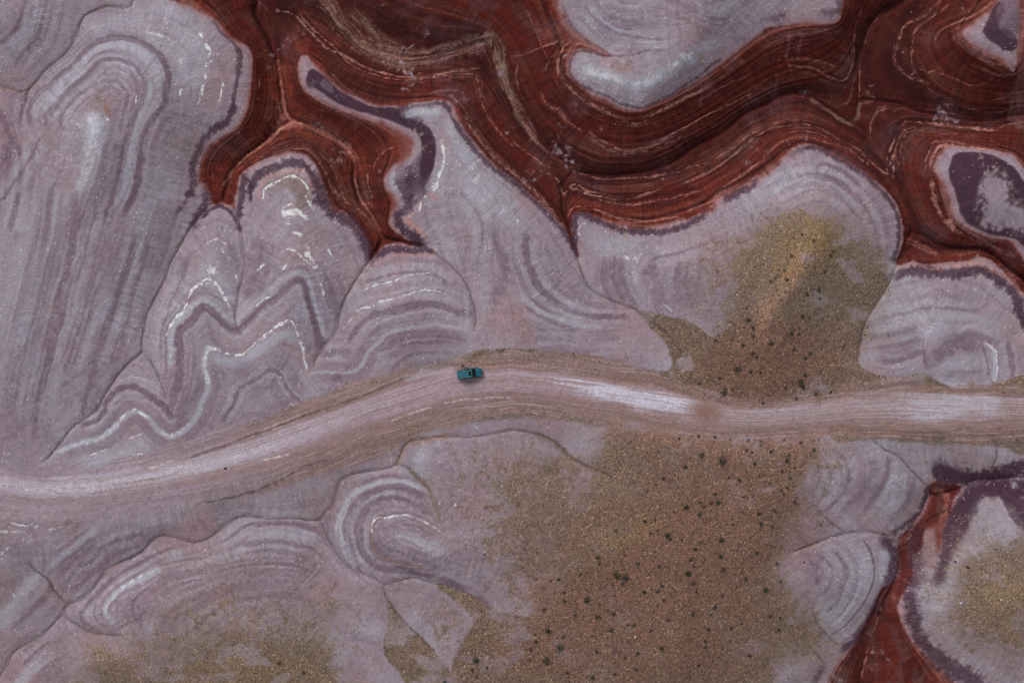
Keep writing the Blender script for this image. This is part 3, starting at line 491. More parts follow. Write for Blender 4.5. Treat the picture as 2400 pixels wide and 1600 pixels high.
# beige and grey benches in the red canyon
REDSTR = [
 ('redo',40,.65,[(652,150),(660,220),(672,268),(640,325),(580,370),(535,410),(520,450)],22),('redo',44,.62,[(672,275),(720,295),(780,325),(825,365),(835,420)],26),('redo',26,.6,[(845,470),(870,520),(890,560)],14),
 ('pk',16,.45,[(655,230),(668,268),(655,296),(630,325)],10),('pk',14,.4,[(690,290),(740,303),(790,330),(822,352)],10),('redo',16,.5,[(700,100),(720,130),(750,165)],10),('redo',30,.4,[(890,380),(920,345),(950,330)],16),
 ('rim',34,.5,[(1790,100),(1830,82),(1890,74),(1950,72)],24),('rim',16,.45,[(1560,250),(1640,205),(1740,135)],14),('rim',5,.4,[(1850,80),(1846,130)],5),('rim',5,.4,[(1880,80),(1872,125)],5),('rim',5,.35,[(1640,200),(1645,250)],5),('rim',6,.35,[(1820,170),(1815,235)],6),('rim',24,.35,[(1215,20),(1250,60),(1290,100)],20),
 ('tan',34,.75,[(745,-20),(775,15),(800,60),(835,95),(880,122),(944,138),(1010,130),(1070,112),(1130,96)],14),
 ('pk',3,.8,[(770,0),(800,40),(822,65),(850,95),(895,115),(950,125),(1010,122),(1080,100),(1130,86),(1145,90),(1152,110)],2),
 ('pk',2,.7,[(760,5),(790,50),(815,75),(845,105),(890,127),(950,137),(1015,130),(1060,116)],1),
 ('tan',24,.6,[(820,20),(850,50),(890,90),(930,108)],14),('tan',22,.7,[(1110,96),(1150,92),(1170,120),(1180,170)],9),
 ('tan',18,.6,[(1160,120),(1176,180),(1200,235),(1240,300),(1255,330)],6),('pk',3,.6,[(1158,110),(1166,160),(1185,210),(1205,250),(1230,290),(1262,335),(1320,385),(1350,402)],1),
 ('tan',16,.6,[(1180,150),(1185,200),(1205,230)],8),
 ('dpur',12,.4,[(1300,60),(1280,50)],8),('rim',30,.35,[(1285,50),(1270,65)],14),('rim',30,.3,[(1330,75),(1310,90)],14),
 # fine pale beds
 ('pk',3,.9,[(650,25),(668,27),(690,35),(715,60),(738,85),(765,115),(800,126),(830,143),(866,160),(905,172),(965,181),(1030,177),(1080,163),(1125,158)],1),
 ('pk',2,.7,[(700,30),(740,75),(780,110),(800,130),(830,155),(870,172),(920,185),(955,188),(1010,182),(1035,183),(1075,173),(1112,175),(1120,195),(1130,235),(1145,275),(1170,310),(1205,345)],1),
 ('pk',2,.7,[(775,172),(800,195),(830,218)],1),('rim',6,.6,[(1010,222),(1050,214),(1080,216),(1090,240)],3),('dpur',6,.5,[(1000,228),(1040,220),(1060,216)],3),
 ('pk',3,.9,[(1092,275),(1105,305),(1130,342),(1165,378),(1205,408),(1250,450),(1290,495),(1318,530)],1),
 ('pk',2,.8,[(1098,290),(1140,345),(1180,382),(1220,415),(1262,455),(1300,500),(1322,528)],1),
 ('pk',3,.8,[(1285,405),(1305,420),(1318,440),(1321,452)],1),('tan',6,.6,[(1205,265),(1240,315),(1265,340)],3),('pk',2,.7,[(1200,330),(1225,350),(1265,380),(1290,400)],1),
 ('pk',4,.9,[(689,285),(660,300),(640,322),(610,345),(575,368),(548,395),(530,425),(522,450)],3),('pk',6,.6,[(652,138),(655,180),(662,225),(670,262),(686,284)],5),
 ('pk',10,.5,[(670,262),(655,295),(675,300),(690,286)],9),('pk',4,.8,[(690,285),(725,296),(765,312),(800,338),(826,370)],3),('pk',10,.45,[(790,325),(820,345),(832,380)],8),
 ('pk',2,.8,[(832,400),(833,425),(838,455),(848,475),(870,505),(890,545)],1),
 ('pk',2,.7,[(600,375),(650,350),(690,337),(730,345),(765,375),(780,400),(795,440),(808,470),(840,490),(862,515),(885,545)],1),
 ('pk',2,.6,[(610,392),(650,365),(690,350),(725,355),(752,385),(772,430),(792,470)],1),
 ('pk',2,.7,[(870,395),(885,370),(910,350),(925,342)],1),('pk',2,.7,[(862,400),(861,430),(870,465),(862,480),(850,478)],1),
 ('rim',12,.8,[(975,345),(970,370),(945,388),(918,395),(905,420),(912,450)],6),('rim',12,.7,[(900,292),(940,305),(968,325)],6),
 ('rim',10,.85,[(705,145),(702,175),(712,205),(735,225)],5),('blu',8,.9,[(722,143),(715,150),(712,170),(716,195)],4),('rim',9,.8,[(735,228),(775,250),(830,268),(890,290)],6),
 ('redl',10,.5,[(690,95),(705,110),(715,128)],6),('rim',8,.5,[(688,85),(700,98)],5),
 ('pk',3,.9,[(1322,455),(1338,444),(1352,444),(1378,452),(1410,462),(1455,466),(1490,465),(1510,458),(1540,448),(1556,440)],1),
 ('pk',2,.8,[(1330,442),(1350,433),(1375,446),(1420,456),(1460,463)],1),('pk',2,.7,[(1400,468),(1440,477),(1490,480),(1540,470),(1567,466),(1600,455),(1640,447)],1),
 ('pk',3,.6,[(1345,402),(1380,412),(1420,420),(1470,418),(1540,412),(1600,400),(1660,380),(1720,345),(1770,310),(1830,292)],2),
 ('pk',2,.7,[(1328,512),(1340,492),(1362,485),(1385,500)],1),('pk',2,.7,[(1390,492),(1430,505),(1480,515),(1520,518),(1560,512),(1600,505)],1),('pk',2,.6,[(1440,514),(1480,522),(1505,520)],1),
 ('pk',2,.7,[(1600,430),(1640,415),(1690,385),(1740,345),(1790,310),(1830,297),(1880,292),(1930,305),(1965,325),(2010,350),(2050,385),(2090,420)],1),
 ('pk',2,.7,[(1690,440),(1725,420),(1770,385),(1810,350),(1840,330),(1880,322),(1920,330),(1985,350),(2040,385)],1),
 ('pk',2,.6,[(1840,312),(1875,308),(1920,315),(1960,335),(2000,355)],1),('pk',2,.6,[(1800,300),(1830,285),(1870,280)],1),
 ('pk',2,.7,[(1610,495),(1650,480),(1700,462)],1),('rim',14,.6,[(1668,488),(1690,455),(1730,440),(1790,415)],9),
 ('rim',5,.7,[(1430,510),(1434,505)],3),
 ('pk',3,.8,[(1340,100),(1325,108),(1312,130),(1308,165),(1315,190),(1335,202),(1350,220),(1362,230),(1380,240),(1410,257),(1440,270),(1475,287),(1500,290),(1530,270),(1580,245),(1615,225),(1680,200)],1),
 ('pk',5,.7,[(1345,108),(1365,105),(1390,112),(1425,126),(1432,130)],3),('pk',4,.5,[(1340,112),(1330,135),(1328,165),(1336,182)],3),
 ('pk',2,.6,[(1215,150),(1210,180),(1218,215)],1),('pk',2,.6,[(1268,215),(1275,235),(1290,250),(1310,258),(1325,280),(1350,300),(1365,310)],1),('pk',3,.7,[(1288,247),(1300,258),(1312,252)],1),
 ('tan',8,.6,[(1380,320),(1410,345),(1450,358),(1500,355),(1540,335),(1580,318)],4),('pk',2,.8,[(1378,310),(1400,325),(1440,345),(1480,352),(1530,335),(1590,305),(1650,275),(1720,240),(1760,220)],1),('pk',2,.7,[(1390,330),(1430,352),(1480,360),(1540,345),(1600,318)],1),
 ('pk',2,.4,[(1640,235),(1700,200),(1760,175)],1),('tan',7,.4,[(1645,410),(1720,360),(1780,325)],4),
 ('pk',2,.8,[(1200,133),(1240,123),(1300,100),(1340,96)],1),
 ('pk',2,.6,[(1850,545),(1850,150)],1) if False else ('pk',2,.6,[(1840,140),(1880,137),(1930,148),(1975,165),(1990,150),(2000,100),(2010,50),(2018,20)],1),
 ('pk',2,.7,[(1848,152),(1900,160),(1940,180),(1980,188),(1995,160),(2003,110)],1),('pk',2,.5,[(1950,75),(1965,75),(1972,62)],1),
 ('pk',2,.7,[(2012,153),(2014,190),(2012,230)],1),('tan',8,.6,[(2030,215),(2045,232),(2015,245),(2012,270),(2000,285)],5),('tan',7,.7,[(1900,232),(1940,260),(1984,288),(2000,293)],3),('pk',2,.7,[(2020,115),(2035,72),(2060,38),(2100,14),(2130,0)],1),
 ('pk',3,.8,[(2200,5),(2160,40),(2125,60),(2110,85),(2105,110)],1),('pk',3,.7,[(2105,110),(2100,135),(2110,160),(2130,180),(2175,195)],2),('pk',2,.5,[(2098,100),(2095,140),(2105,165)],1),
 ('pk',2,.8,[(2225,10),(2190,35),(2150,65),(2138,95),(2136,130),(2145,155),(2175,170),(2190,168)],1),('pk',2,.6,[(2330,0),(2300,25),(2260,45),(2215,62),(2195,85),(2195,110)],1),
 ('pk',2,.5,[(2200,172),(2240,185),(2290,200),(2330,182)],1),('rim',20,.7,[(2245,75),(2255,95),(2290,120),(2340,140),(2380,145)],10),('tan',5,.6,[(2300,160),(2340,175),(2385,172)],3),('pk',2,.6,[(2290,135),(2330,148),(2384,148)],1),('pk',2,.5,[(2320,235),(2345,232),(2370,222)],1),('pk',2,.5,[(2220,240),(2280,258),(2340,262),(2390,248)],1),
 ('pk',3,.9,[(2078,400),(2080,370),(2100,320),(2115,292),(2135,286),(2200,292),(2260,300),(2340,305)],1),('pk',2,.7,[(2085,390),(2105,330),(2120,300)],1),('pk',2,.6,[(2105,390),(2115,330),(2135,308),(2200,312),(2300,318)],1),
 ('pk',2,.6,[(2040,330),(2040,290),(2055,262),(2085,252)],1),('pk',3,.8,[(2095,420),(2093,380),(2098,350)],1),
 ('pk',5,.9,[(2180,395),(2192,355),(2210,340),(2260,346),(2340,355),(2380,378),(2405,405)],3),('pk',2,.7,[(2170,400),(2180,345),(2200,330),(2260,335)],1),('pk',2,.6,[(2342,300),(2370,290),(2400,284)],1),
 ('pk',7,.8,[(2182,425),(2188,460),(2198,490),(2218,515),(2240,540)],4),('rim',9,.7,[(2205,430),(2218,480),(2240,520),(2290,555),(2340,585),(2380,600)],6),('pk',4,.5,[(2220,530),(2260,550),(2300,570)],4),
 ('pk',3,.6,[(2130,570),(2180,592),(2230,598),(2290,590)],2),('pk',5,.4,[(2130,560),(2160,575),(2200,600)],5),('pk',4,.6,[(2335,615),(2370,645),(2400,680)],3),
 ('blu',8,.8,[(2200,400),(2210,375),(2228,358)],5),
 ('pk',3,.8,[(2177,1165),(2200,1156),(2215,1152)],1),('pk',2,.8,[(2258,1140),(2285,1126),(2300,1122)],1),
 ('pk',3,.85,[(2068,1400),(2060,1430),(2050,1470),(2040,1500),(2032,1530),(2025,1560),(2018,1585)],1),('pk',2,.6,[(2106,1262),(2128,1242),(2150,1222)],1),('pk',3,.6,[(2040,1485),(2030,1520)],2),
 ('pk',14,.3,[(2095,1390),(2100,1420)],10),('rust',30,.5,[(1985,1560),(1960,1600)],20),('redl',60,.45,[(2070,1480),(2080,1560),(2080,1600)],50),
 ('redl',14,.7,[(1350,470),(1380,478),(1450,495),(1520,497),(1580,486),(1640,468)],10),('redl',14,.6,[(1640,455),(1720,400),(1790,350),(1860,315),(1940,330),(2010,365)],10),
 ('redl',16,.5,[(2150,400),(2140,350),(2160,320),(2250,322),(2330,332)],12),('redl',12,.6,[(2140,600),(2200,605),(2300,597)],8),
 ('redl',10,.6,[(840,240),(920,244),(1000,236),(1040,225)],6),('redl',20,.4,[(560,430),(530,450)],10),
 ('redd',26,.6,[(1640,330),(1560,372),(1480,395),(1400,395)],20),('redd',40,.5,[(790,180),(860,215),(940,230)],24),  # first stroke: shade of the slope above the channel, put into the colour
 ('dpur',22,.45,[(2150,90),(2160,100)],10) if False else ('redd',26,.5,[(2035,100),(2030,170),(2060,220)],16),
]
FILLS = [  # (soil, outline, strength, softness, noise)
 ('dpur',[(2185,1074),(2225,1094),(2285,1107),(2330,1098),(2400,1082),(2470,1080),(2470,1124),(2330,1118),(2260,1133),(2190,1127)],.85,9,.9),
 ('dpur',[(2262,1142),(2330,1128),(2470,1128),(2470,1215),(2405,1240),(2385,1195),(2345,1168),(2310,1170),(2282,1195),(2264,1235),(2244,1268),(2226,1310),(2206,1380),(2190,1366),(2208,1290),(2222,1225),(2236,1180)],.88,10,.9),
 ('dpur',[(720,165),(731,161),(758,180),(800,213),(842,237),(880,250),(935,254),(938,268),(962,285),(1000,296),(1018,330),(1020,365),(1016,400),(1000,420),(985,400),(990,360),(988,328),(968,305),(920,288),(870,270),(820,256),(775,233),(740,208),(722,185)],.93,5,.5),
 ('dpur',[(2228,366),(2250,354),(2330,364),(2368,387),(2420,440),(2520,520),(2600,640),(2440,640),(2400,580),(2370,556),(2330,552),(2285,533),(2250,505),(2238,450),(2222,410)],.95,6,.5),
 ('mauve',[(2290,415),(2330,395),(2360,410),(2400,470),(2450,540),(2400,560),(2345,525),(2310,540),(2285,500)],.5,30,1.0),
 ('lav',[(2300,425),(2330,405),(2352,420),(2368,450),(2390,490),(2440,530),(2400,545),(2372,535),(2345,512),(2330,530),(2305,520),(2304,480),(2282,445)],.85,22,1.3),
 ('dpur',[(2295,79),(2325,32),(2348,-5),(2355,30),(2340,60),(2384,85),(2384,120),(2361,119),(2336,110)],.9,6,.6),
 ('pur',[(2348,-5),(2384,-60),(2384,90),(2340,60)],.7,6,.6),
 ('lav',[(742,182),(760,186),(790,212),(780,222),(752,204)],.35,8,.8),
 ('rim',[(2386,-200),(2386,140),(2384,300),(2700,300),(2700,-200)],.35,8,.8),
]
GRAV = [  # (outline, softness in units, strength)
 ([(1650,800),(1690,720),(1712,640),(1716,580),(1745,545),(1800,515),(1877,487),(1930,495),(1985,515),(2040,560),(2085,630),(2075,700),(2020,800),(1900,860),(1700,860)],30,.97),
 ([(2045,622),(2088,650),(2070,691),(2030,752),(2019,798),(2012,850),(2050,878),(2110,878),(2160,873),(2200,893),(2260,912),(2330,900),(2400,880),(2500,880),(2500,942),(2330,928),(2100,930),(1900,950),(1700,960),(1560,915),(1430,895),(1300,878),(1200,862),(1110,858),(1090,840),(1120,820),(1200,820),(1240,816),(1300,826),(1378,830),(1430,850),(1500,862),(1572,868),(1570,826),(1557,800),(1493,729),(1583,745),(1634,765),(1690,800),(1800,800),(1920,780),(2000,700),(2040,660)],5,.97),
 ([(1360,1120),(1404,1106),(1400,1060),(1440,1010),(1430,985),(1500,990),(1600,1005),(1700,1018),(1900,1000),(1935,1032),(1915,1080),(1895,1119),(1880,1170),(1870,1230),(1840,1300),(1838,1350),(1845,1400),(1900,1430),(1940,1490),(1970,1515),(1950,1535),(1900,1535),(1850,1530),(1800,1570),(1775,1700),(1200,1700),(1200,1500),(1240,1440),(1280,1370),(1305,1300),(1325,1240),(1340,1180)],34,.97),
 ([(1046,1371),(1097,1389),(1161,1426),(1200,1440),(1260,1450),(1320,1500),(1320,1700),(1050,1700),(1060,1560),(1085,1500),(1110,1450),(1060,1400),(1010,1366)],6,.95),
 ([(904,1391),(932,1437),(970,1478),(1021,1529),(1070,1600),(1080,1700),(940,1700),(950,1600),(900,1530),(906,1460)],4,.95),
 ([(170,1700),(190,1570),(240,1520),(300,1500),(400,1505),(480,1480),(560,1475),(640,1480),(700,1450),(770,1450),(795,1490),(800,1540),(785,1700)],42,.95),
 ([(2235,1330),(2300,1290),(2400,1270),(2560,1300),(2560,1500),(2350,1530),(2260,1490),(2225,1420)],26,.85),
 ([(1935,990),(2030,1000),(2157,1012),(2300,1005),(2500,1000),(2500,1055),(2400,1070),(2340,1048),(2130,1038),(2060,1028),(1960,1035)],8,.85),
 ([(1200,980),(1300,985),(1420,1000),(1450,990),(1400,960),(1300,945),(1100,945),(1000,975),(900,1020),(820,1075),(850,1080),(930,1040),(1010,1005),(1100,990)],10,.7),
 ([(408,1060),(398,1040),(410,1026),(430,1030),(470,1035),(600,985),(720,935),(800,905),(900,880),(1000,850),(1090,825),(1100,855),(960,893),(850,930),(728,978),(600,1020),(510,1048),(430,1070)],9,.42),
]
MOTT = [ # thin mottled gravel over clay
 ([(1240,1050),(1340,1080),(1350,1250),(1310,1380),(1240,1430),(1200,1300)],34,1.25),
 ([(1180,1040),(1260,1030),(1330,1075),(1410,1110),(1400,1250),(1330,1400),(1260,1450),(1190,1430),(1140,1330),(1120,1180)],48,.95),
 ([(1040,1060),(1180,1040),(1160,1200),(1120,1290),(1050,1200)],40,.6),
 ([(1330,1000),(1480,985),(1500,1100),(1400,1110)],30,.5),
 ([(1580,560),(1760,520),(1740,800),(1600,760),(1600,660)],40,.55),([(1780,450),(1950,450),(2060,520),(2080,640),(2000,640),(1960,520),(1860,490)],30,.5),
 ([(1880,800),(2040,640),(2060,700),(2010,860)],20,.4),
 ([(150,1600),(180,1500),(320,1470),(420,1400),(560,1370),(700,1380),(790,1340),(860,1370),(860,1420),(800,1500),(800,1600)],50,.7),
 ([(930,1450),(1020,1400),(1090,1420),(1080,1520),(1030,1540)],26,.55),([(800,1500),(900,1440),(910,1600),(800,1600)],30,.35),
 ([(1800,1000),(1990,1030),(1960,1160),(1900,1260),(1850,1280),(1840,1150)],34,.6),([(1790,1400),(1880,1400),(1960,1510),(1880,1560),(1780,1540)],34,.5),
 ([(2150,1240),(2300,1210),(2400,1200),(2500,1300),(2500,1600),(2350,1600),(2220,1540),(2160,1400)],44,.55)]
SPECK = [ # soft areas where gravel thins out over the clay: (x, y, rx, ry, strength)
 (1690,620,70,120,.6),(1800,520,120,50,.5),(1640,720,80,50,.55),(2020,620,50,90,.45),(1960,800,90,70,.4),(1480,840,90,30,.35),
 (1150,1130,110,110,.5),(1250,1180,110,130,.7),(1180,1270,80,70,.4),(1300,1200,60,140,.7),(1080,1060,80,40,.35),(1400,1150,80,60,.5),
 (560,1340,150,60,.55),(720,1330,60,60,.6),(520,1400,170,50,.65),(1120,1200,120,80,.6),(1100,1280,100,60,.4),(1350,1010,90,40,.3),(400,1430,110,50,.5),(700,1400,80,70,.55),(830,1400,60,50,.4),(330,1440,80,40,.3),(1060,1440,70,50,.4),(1000,1440,60,40,.3),
 (840,1460,50,60,.4),(1900,1060,70,60,.55),(1880,1180,60,80,.6),(1980,1060,60,30,.4),(1870,1260,60,60,.6),(1900,1230,60,30,.4),(1880,1360,30,80,.3),
 (2250,1250,80,60,.35),(2200,1400,60,90,.3),(2330,1560,90,40,.3),(2330,1240,70,40,.35),(1020,1120,60,60,.3),(240,1560,60,60,.4),(1060,1200,60,40,.4),(1720,1560,80,60,.3),(1870,1500,40,40,.5)]
WARM = [ # (soil, x, y, rx, ry, angle, strength)
 ('gravo',1930,540,90,60,-30,.7),('oran',1845,660,125,20,-58,.55),('oran',1790,780,26,90,5,.45),('gravw',1780,850,170,70,0,.75),('gravo',1850,600,90,80,-40,.35),
 ('rust',1690,925,120,14,8,.7),('rust',1850,952,60,10,-6,.8),('gravw',1720,1040,200,60,0,.8),('gravw',1640,1230,230,120,-10,.75),('gravw',1500,1400,280,140,-15,.9),('gravo',1450,1260,110,28,-25,.5),
 ('rust',1560,1030,120,26,8,.5),('rust',1880,1035,80,24,0,.6),('gravw',1350,1540,260,70,0,.7),('gravw',1600,1480,200,60,0,.4),('gravo',2360,1390,90,50,0,.55),('gravo',2380,1480,60,40,0,.4),('gravo',580,1590,160,60,0,.4),
 ('rust',1270,1390,50,60,20,.35),('pink',1330,995,70,24,10,.5),('pink',1190,760,50,50,0,.5),('pink',1680,580,60,30,10,.5),('pink',1880,460,80,14,-8,.5),('pink',2030,620,30,80,10,.4),('pink',1270,1150,80,60,0,.4),
 ('pink',780,1370,80,50,0,.45),('pink',1900,1230,60,40,0,.5),('pink',1870,1310,40,50,0,.5),('pink',2050,870,30,20,0,.5),('pink',880,960,70,10,-25,.4),('pink',1190,1000,60,12,-8,.45),('pink',1050,1560,50,26,40,.4),
 ('rust',700,1120,110,9,-17,.55),('rust',800,920,120,9,-22,.5),('rust',640,1140,60,10,-15,.4),('gravw',340,1215,200,10,0,.35),('gravw',950,1440,20,60,0,.2),('rust',1890,1600,30,40,0,.2),('gravw',480,1170,90,12,-14,.5),
 ('gravw',480,1065,60,12,-18,.4),('rust',2330,925,60,8,0,.5),('gravo',980,850,60,6,-18,.3),('gravw',470,1010,50,24,0,.3)]

def albedo(X, Y, H, T, DS):
    """soil colour (0..255 display values) for survey coordinates X, Y"""
    n1 = fbm(X / 46, Y / 46, 11, 4); n2 = fbm(X / 46, Y / 46, 31, 4)
    WX = X + (n1 - .5) * 9 + (vnoise(X / 5, Y / 5, 41) - .5) * 2.6
    WY = Y + (n2 - .5) * 9 + (vnoise(X / 5, Y / 5, 42) - .5) * 2.6
    big = fbm(X / 260, Y / 260, 51, 4); mid = fbm(X / 60, Y / 60, 61, 4); fine = fbm(X / 9, Y / 9, 71, 3); grain = np.random.RandomState(5).rand(*X.shape).astype(np.float32)
    def mix(c, col_, m): return c + (col_ - c) * m[..., None]
    c = np.zeros(X.shape + (3,), np.float32) + C['lav']
    c = mix(c, C['lavp'], np.clip((big - .42) * 2.6, 0, 1) * .8)
    c = mix(c, C['blu'], sst(.5, .7, fbm(X / 150, Y / 150, 81, 4)) * .4)
    c = mix(c, C['mauve'], sst(960, 1150, Y + (big - .5) * 300) * np.clip(.25 + (fbm(X / 120, Y / 120, 83, 4) - .5) * 2.2, 0, .8))
    # faint bedding that follows the contours
    hh = H * 1.0 + (mid - .5) * .35
    bed = vnoise(hh * 3.1, hh * 0 + 4.5, 91) * .6 + vnoise(hh * 7.3, hh * 0 + 8.5, 92) * .4
    c = mix(c, C['pur'], sst(.54, .8, bed) * .26); c = mix(c, C['blu'], sst(.46, .2, bed) * .22)
    c = mix(c, C['pink'], sst(.56, .72, fbm(X / 90, Y / 90, 101, 4)) * .38)
    def strokes(c, lst, gate=None):
        for s in (sorted(lst, key=lambda q: 0 if (q[1] >= 20 and q[0] in ('blu', 'gravw', 'pink', 'pur')) else 1)):
            kind, w, st, pts = s[:4]; soft = s[4] if len(s) > 4 else 3
            fam = (kind in ('pur', 'blu') and 5 <= w <= 18 and lst is STR) or (kind == 'pk' and lst is REDSTR and len(pts) > 4)
            FR = 74 if lst is STR else 32
            r = segdist(WX, WY, pts, max(w / 2 + soft * 1.5 + 3, FR if fam else 0))
            if r is None: continue
            sl, d, t, p, L = r
            nn = (fine[sl] - .5) * (soft * 1.1 + w * .25)
            if fam:
                sd = (len(pts) * 7.7 + w) % 50
                pe = 6.5 if lst is STR else 3.6
                fm = (vnoise(d / pe + 40, t * .03 + sd, 127) - .5) * .62 + (vnoise(d / (pe * 2.3) + 40, t * .02 + sd, 128) - .5) * .5
                fd = np.exp(-(d / (FR * .6)) ** 2) * np.clip(np.minimum(t, len(p) - 1 - t) / 5, 0, 1) * (d < FR)
                fm = fm * fd * (1.0 if gate is None or True else gate[sl])
                if lst is STR:
                    sub = c[sl]; sub = sub + (C['pur'] - sub) * np.clip(fm * 1.45, 0, .30)[..., None]; c[sl] = sub + (C['blu'] - sub) * np.clip(-fm * 1.45, 0, .32)[..., None]
                else:
                    sub = c[sl]; sub = sub + (C['redd'] - sub) * np.clip(fm * 2.6, 0, .6)[..., None]; c[sl] = sub + (C['tanr'] - sub) * np.clip(-fm * 1.4, 0, .26)[..., None]
            if kind in ('salt', 'pk') and w <= 8: nn = (fine[sl] - .5) * (w * 1.5) + (.38 - vnoise(t * .5 + w, t * 0 + w * 3.3, 129) * 1.1) * w
            if kind == 'dpur' and w > 8: nn = nn + DS[sl] * soft * .8; soft = soft * 1.35
            m = 1 - sst(-soft * .55, soft * .75, d - w / 2 + nn)
            tap = np.clip(np.minimum(t, len(p) - 1 - t) / max(1.5, w / 10), 0, 1) ** .5
            m = m * (st * (.85 if kind == 'pur' else 1)) * (tap * .6 + .4)
            if kind in ('salt', 'pk'):
                br = sst(.36, .56, vnoise(X[sl] / 7, Y[sl] / 7, 120 + int(w)) * .6 + grain[sl] * .4)
                m = m * (.12 + .88 * br) * (1.15 if kind == 'salt' else .85) if w < 5 else m * (.4 + .6 * br)
            if kind in ('tanr', 'tan', 'redl', 'rim', 'redo') and gate is None and w > 4 and lst is REDSTR:
                m = m * (.25 + .75 * sst(.34, .62, vnoise(t * .22 + w, d * .42 + t * .02, 125) * .7 + grain[sl] * .3))
            if kind in ('dpur', 'pur'): m = m * (1 + DS[sl] * .22)
            if kind == 'dpur': m = m * (.86 + .28 * (mid[sl] - .5) - .25 * (grain[sl] > .93))
            if gate is not None: m = m * gate[sl]
            sub = c[sl]; c[sl] = sub + (C[kind] - sub) * np.clip(m, 0, 1)[..., None]
        return c
    # red beds
    RX = WX + (fine - .5) * 8 + DS * 1.5; RY = WY + (vnoise(X / 9, Y / 9, 131) - .5) * 5
    rd = inpoly(RX, RY, RED_A)
    for h in (HOLE_B, HOLE_C, HOLE_D): rd &= ~inpoly(RX, RY, h)
    rd |= inpoly(RX, RY, RED_E)
    rdf = blur(rd.astype(np.float32), 1.0)
    TT = np.clip(T, 0, 1) + (mid - .5) * .05 + (n1 - .5) * .03
    r = np.zeros_like(c) + C['red']
    b1 = vnoise(TT * 11, TT * 0 + 2.5, 141); b2 = vnoise(TT * 27, TT * 0 + 6.5, 142); b3 = vnoise(TT * 60, TT * 0 + 9.5, 143)
    r = mix(r, C['redd'], sst(.42, .68, b1) * .85); r = mix(r, C['redl'], sst(.52, .75, b2) * .65 + sst(.35, .1, b1) * .45)
    r = mix(r, C['redd'], sst(.5, .9, TT) * .5)  # crease shade towards the channel, painted into the red
    along = fbm(X / 55, Y / 55, 151, 3)
    b4 = vnoise(TT * 105, TT * 0 + 19.5, 145)
    r = mix(r, C['pk'], sst(.78, .90, b3) * sst(.40, .56, along) * .62 * (.35 + .65 * (grain > .35)))
    r = mix(r, C['tanr'], sst(.68, .88, b4) * sst(.56, .40, along) * .55 * (.4 + .6 * (grain > .3)))
    r = mix(r, C['tanr'] * .9, sst(.5, .75, b2) * sst(.52, .7, fbm(X / 80, Y / 80, 152, 3)) * .35)
    r = mix(r, C['redd'], sst(.6, .85, vnoise(TT * 45, TT * 0 + 12.5, 144)) * .5)
    r = mix(r, C['pur'], sst(.54, .74, fbm(X / 60, Y / 60, 161, 4)) * .30)
    r = mix(r, np.array((72, 38, 32), np.float32), sst(.5, .7, fbm(X / 34, Y / 34, 163, 4)) * .5)
    ee = sst(1080, 1120, Y)
    r = mix(r, mix(r * 0 + np.array((82, 35, 31), np.float32), np.array((72, 34, 32), np.float32), sst(.35, .65, fbm(X / 22, Y / 34, 164, 4)) * .9), ee * .75)
    r = mix(r, C['mauve'] * .72, ee * sst(.50, .72, fbm(X / 14, Y / 30, 165, 4)) * .4)
    T0 = np.clip(T, 0, 1) + (fine - .5) * .02
    r = mix(r, C['rim'], sst(.085, .015, T0) * .85 * sst(.25, .5, fbm(X / 40, Y / 40, 162, 3) + .05)); r = mix(r, C['pk'], np.exp(-((T0 - .055) / .012) ** 2) * .55 * sst(.4, .55, along)); r = mix(r, C['pk'], np.exp(-((T0 - .115) / .009) ** 2) * .4 * sst(.56, .46, along))
    r = mix(r, C['redl'], sst(.2, .06, TT) * .4)
    c = mix(c, C['rim'], np.clip(blur(rd.astype(np.float32), 5.0) * 1.5, 0, .8))
    r = strokes(r, REDSTR)
    c = mix(c, r, rdf)
    # purple clay, pale clay, salt crusts
    for kind, poly, st, soft, na in FILLS:
        f = blur(inpoly(WX, WY, poly).astype(np.float32), soft / 2.2 + .5)
        m = sst(.32, .68, f + (mid - .5) * na + (fine - .5) * na * .6)
        c = mix(c, C[kind], m * st)
    c = strokes(c, STR)
    # scattered salt flecks on the clay
    fl = (grain > .9985) | ((grain > .988) & (fbm(X / 30, Y / 30, 171, 3) > .62))
    lavm = (1 - rdf)
    c = mix(c, C['salt'], fl * .55 * lavm)
    # gravel cover
    gy, gx = np.mgrid[0:GH_, 0:GW].astype(np.float32); gx = gx * GS + GX0; gy = gy * GS + GY0
    g = np.zeros(X.shape, np.float32)
    for poly, soft, st in GRAV:
        f = gsample(blur(inpoly(gx, gy, poly).astype(np.float32), max(.6, soft / GS)), WX, WY)
        a = min(1.0, soft / 26)
        m = sst(.5 - .18 - a * .1, .5 + .18 + a * .1, f + (mid - .5) * .7 * a + (fine - .5) * (.25 + .5 * a) + (grain - .5) * .5 * a)
        g = np.maximum(g, m * st)
    sp = np.zeros(X.shape, np.float32)
    for x, y, rx, ry, st in SPECK:
        d = ((X - x) / rx) ** 2 + ((Y - y) / ry) ** 2
        sp = np.maximum(sp, st * np.exp(-d * 1.1))
    fin2 = fbm(X / 5, Y / 5, 173, 2)
    spk = sst(.55, .68, fin2 * .5 + grain * .22 + fine * .16 + mid * .12 + (sp - .5) * .30 + .035)
    spm = sst(.02, .4, sp) * spk * .8
    rdg = 1 - rdf * .9
    g = g * rdg
    c = mix(c, C['mauve'], sst(.1, .9, sp) * .55 * lavm); c = mix(c, C['spk'], spm * lavm)
    core = np.exp(-((X - 1540) / 270) ** 2 - ((Y - 1400) / 230) ** 2) + .8 * np.exp(-((X - 1700) / 200) ** 2 - ((Y - 1130) / 110) ** 2) + np.exp(-((X - 1800) / 130) ** 2 - ((Y - 830) / 130) ** 2)
    gc = np.zeros_like(c) + C['grav']
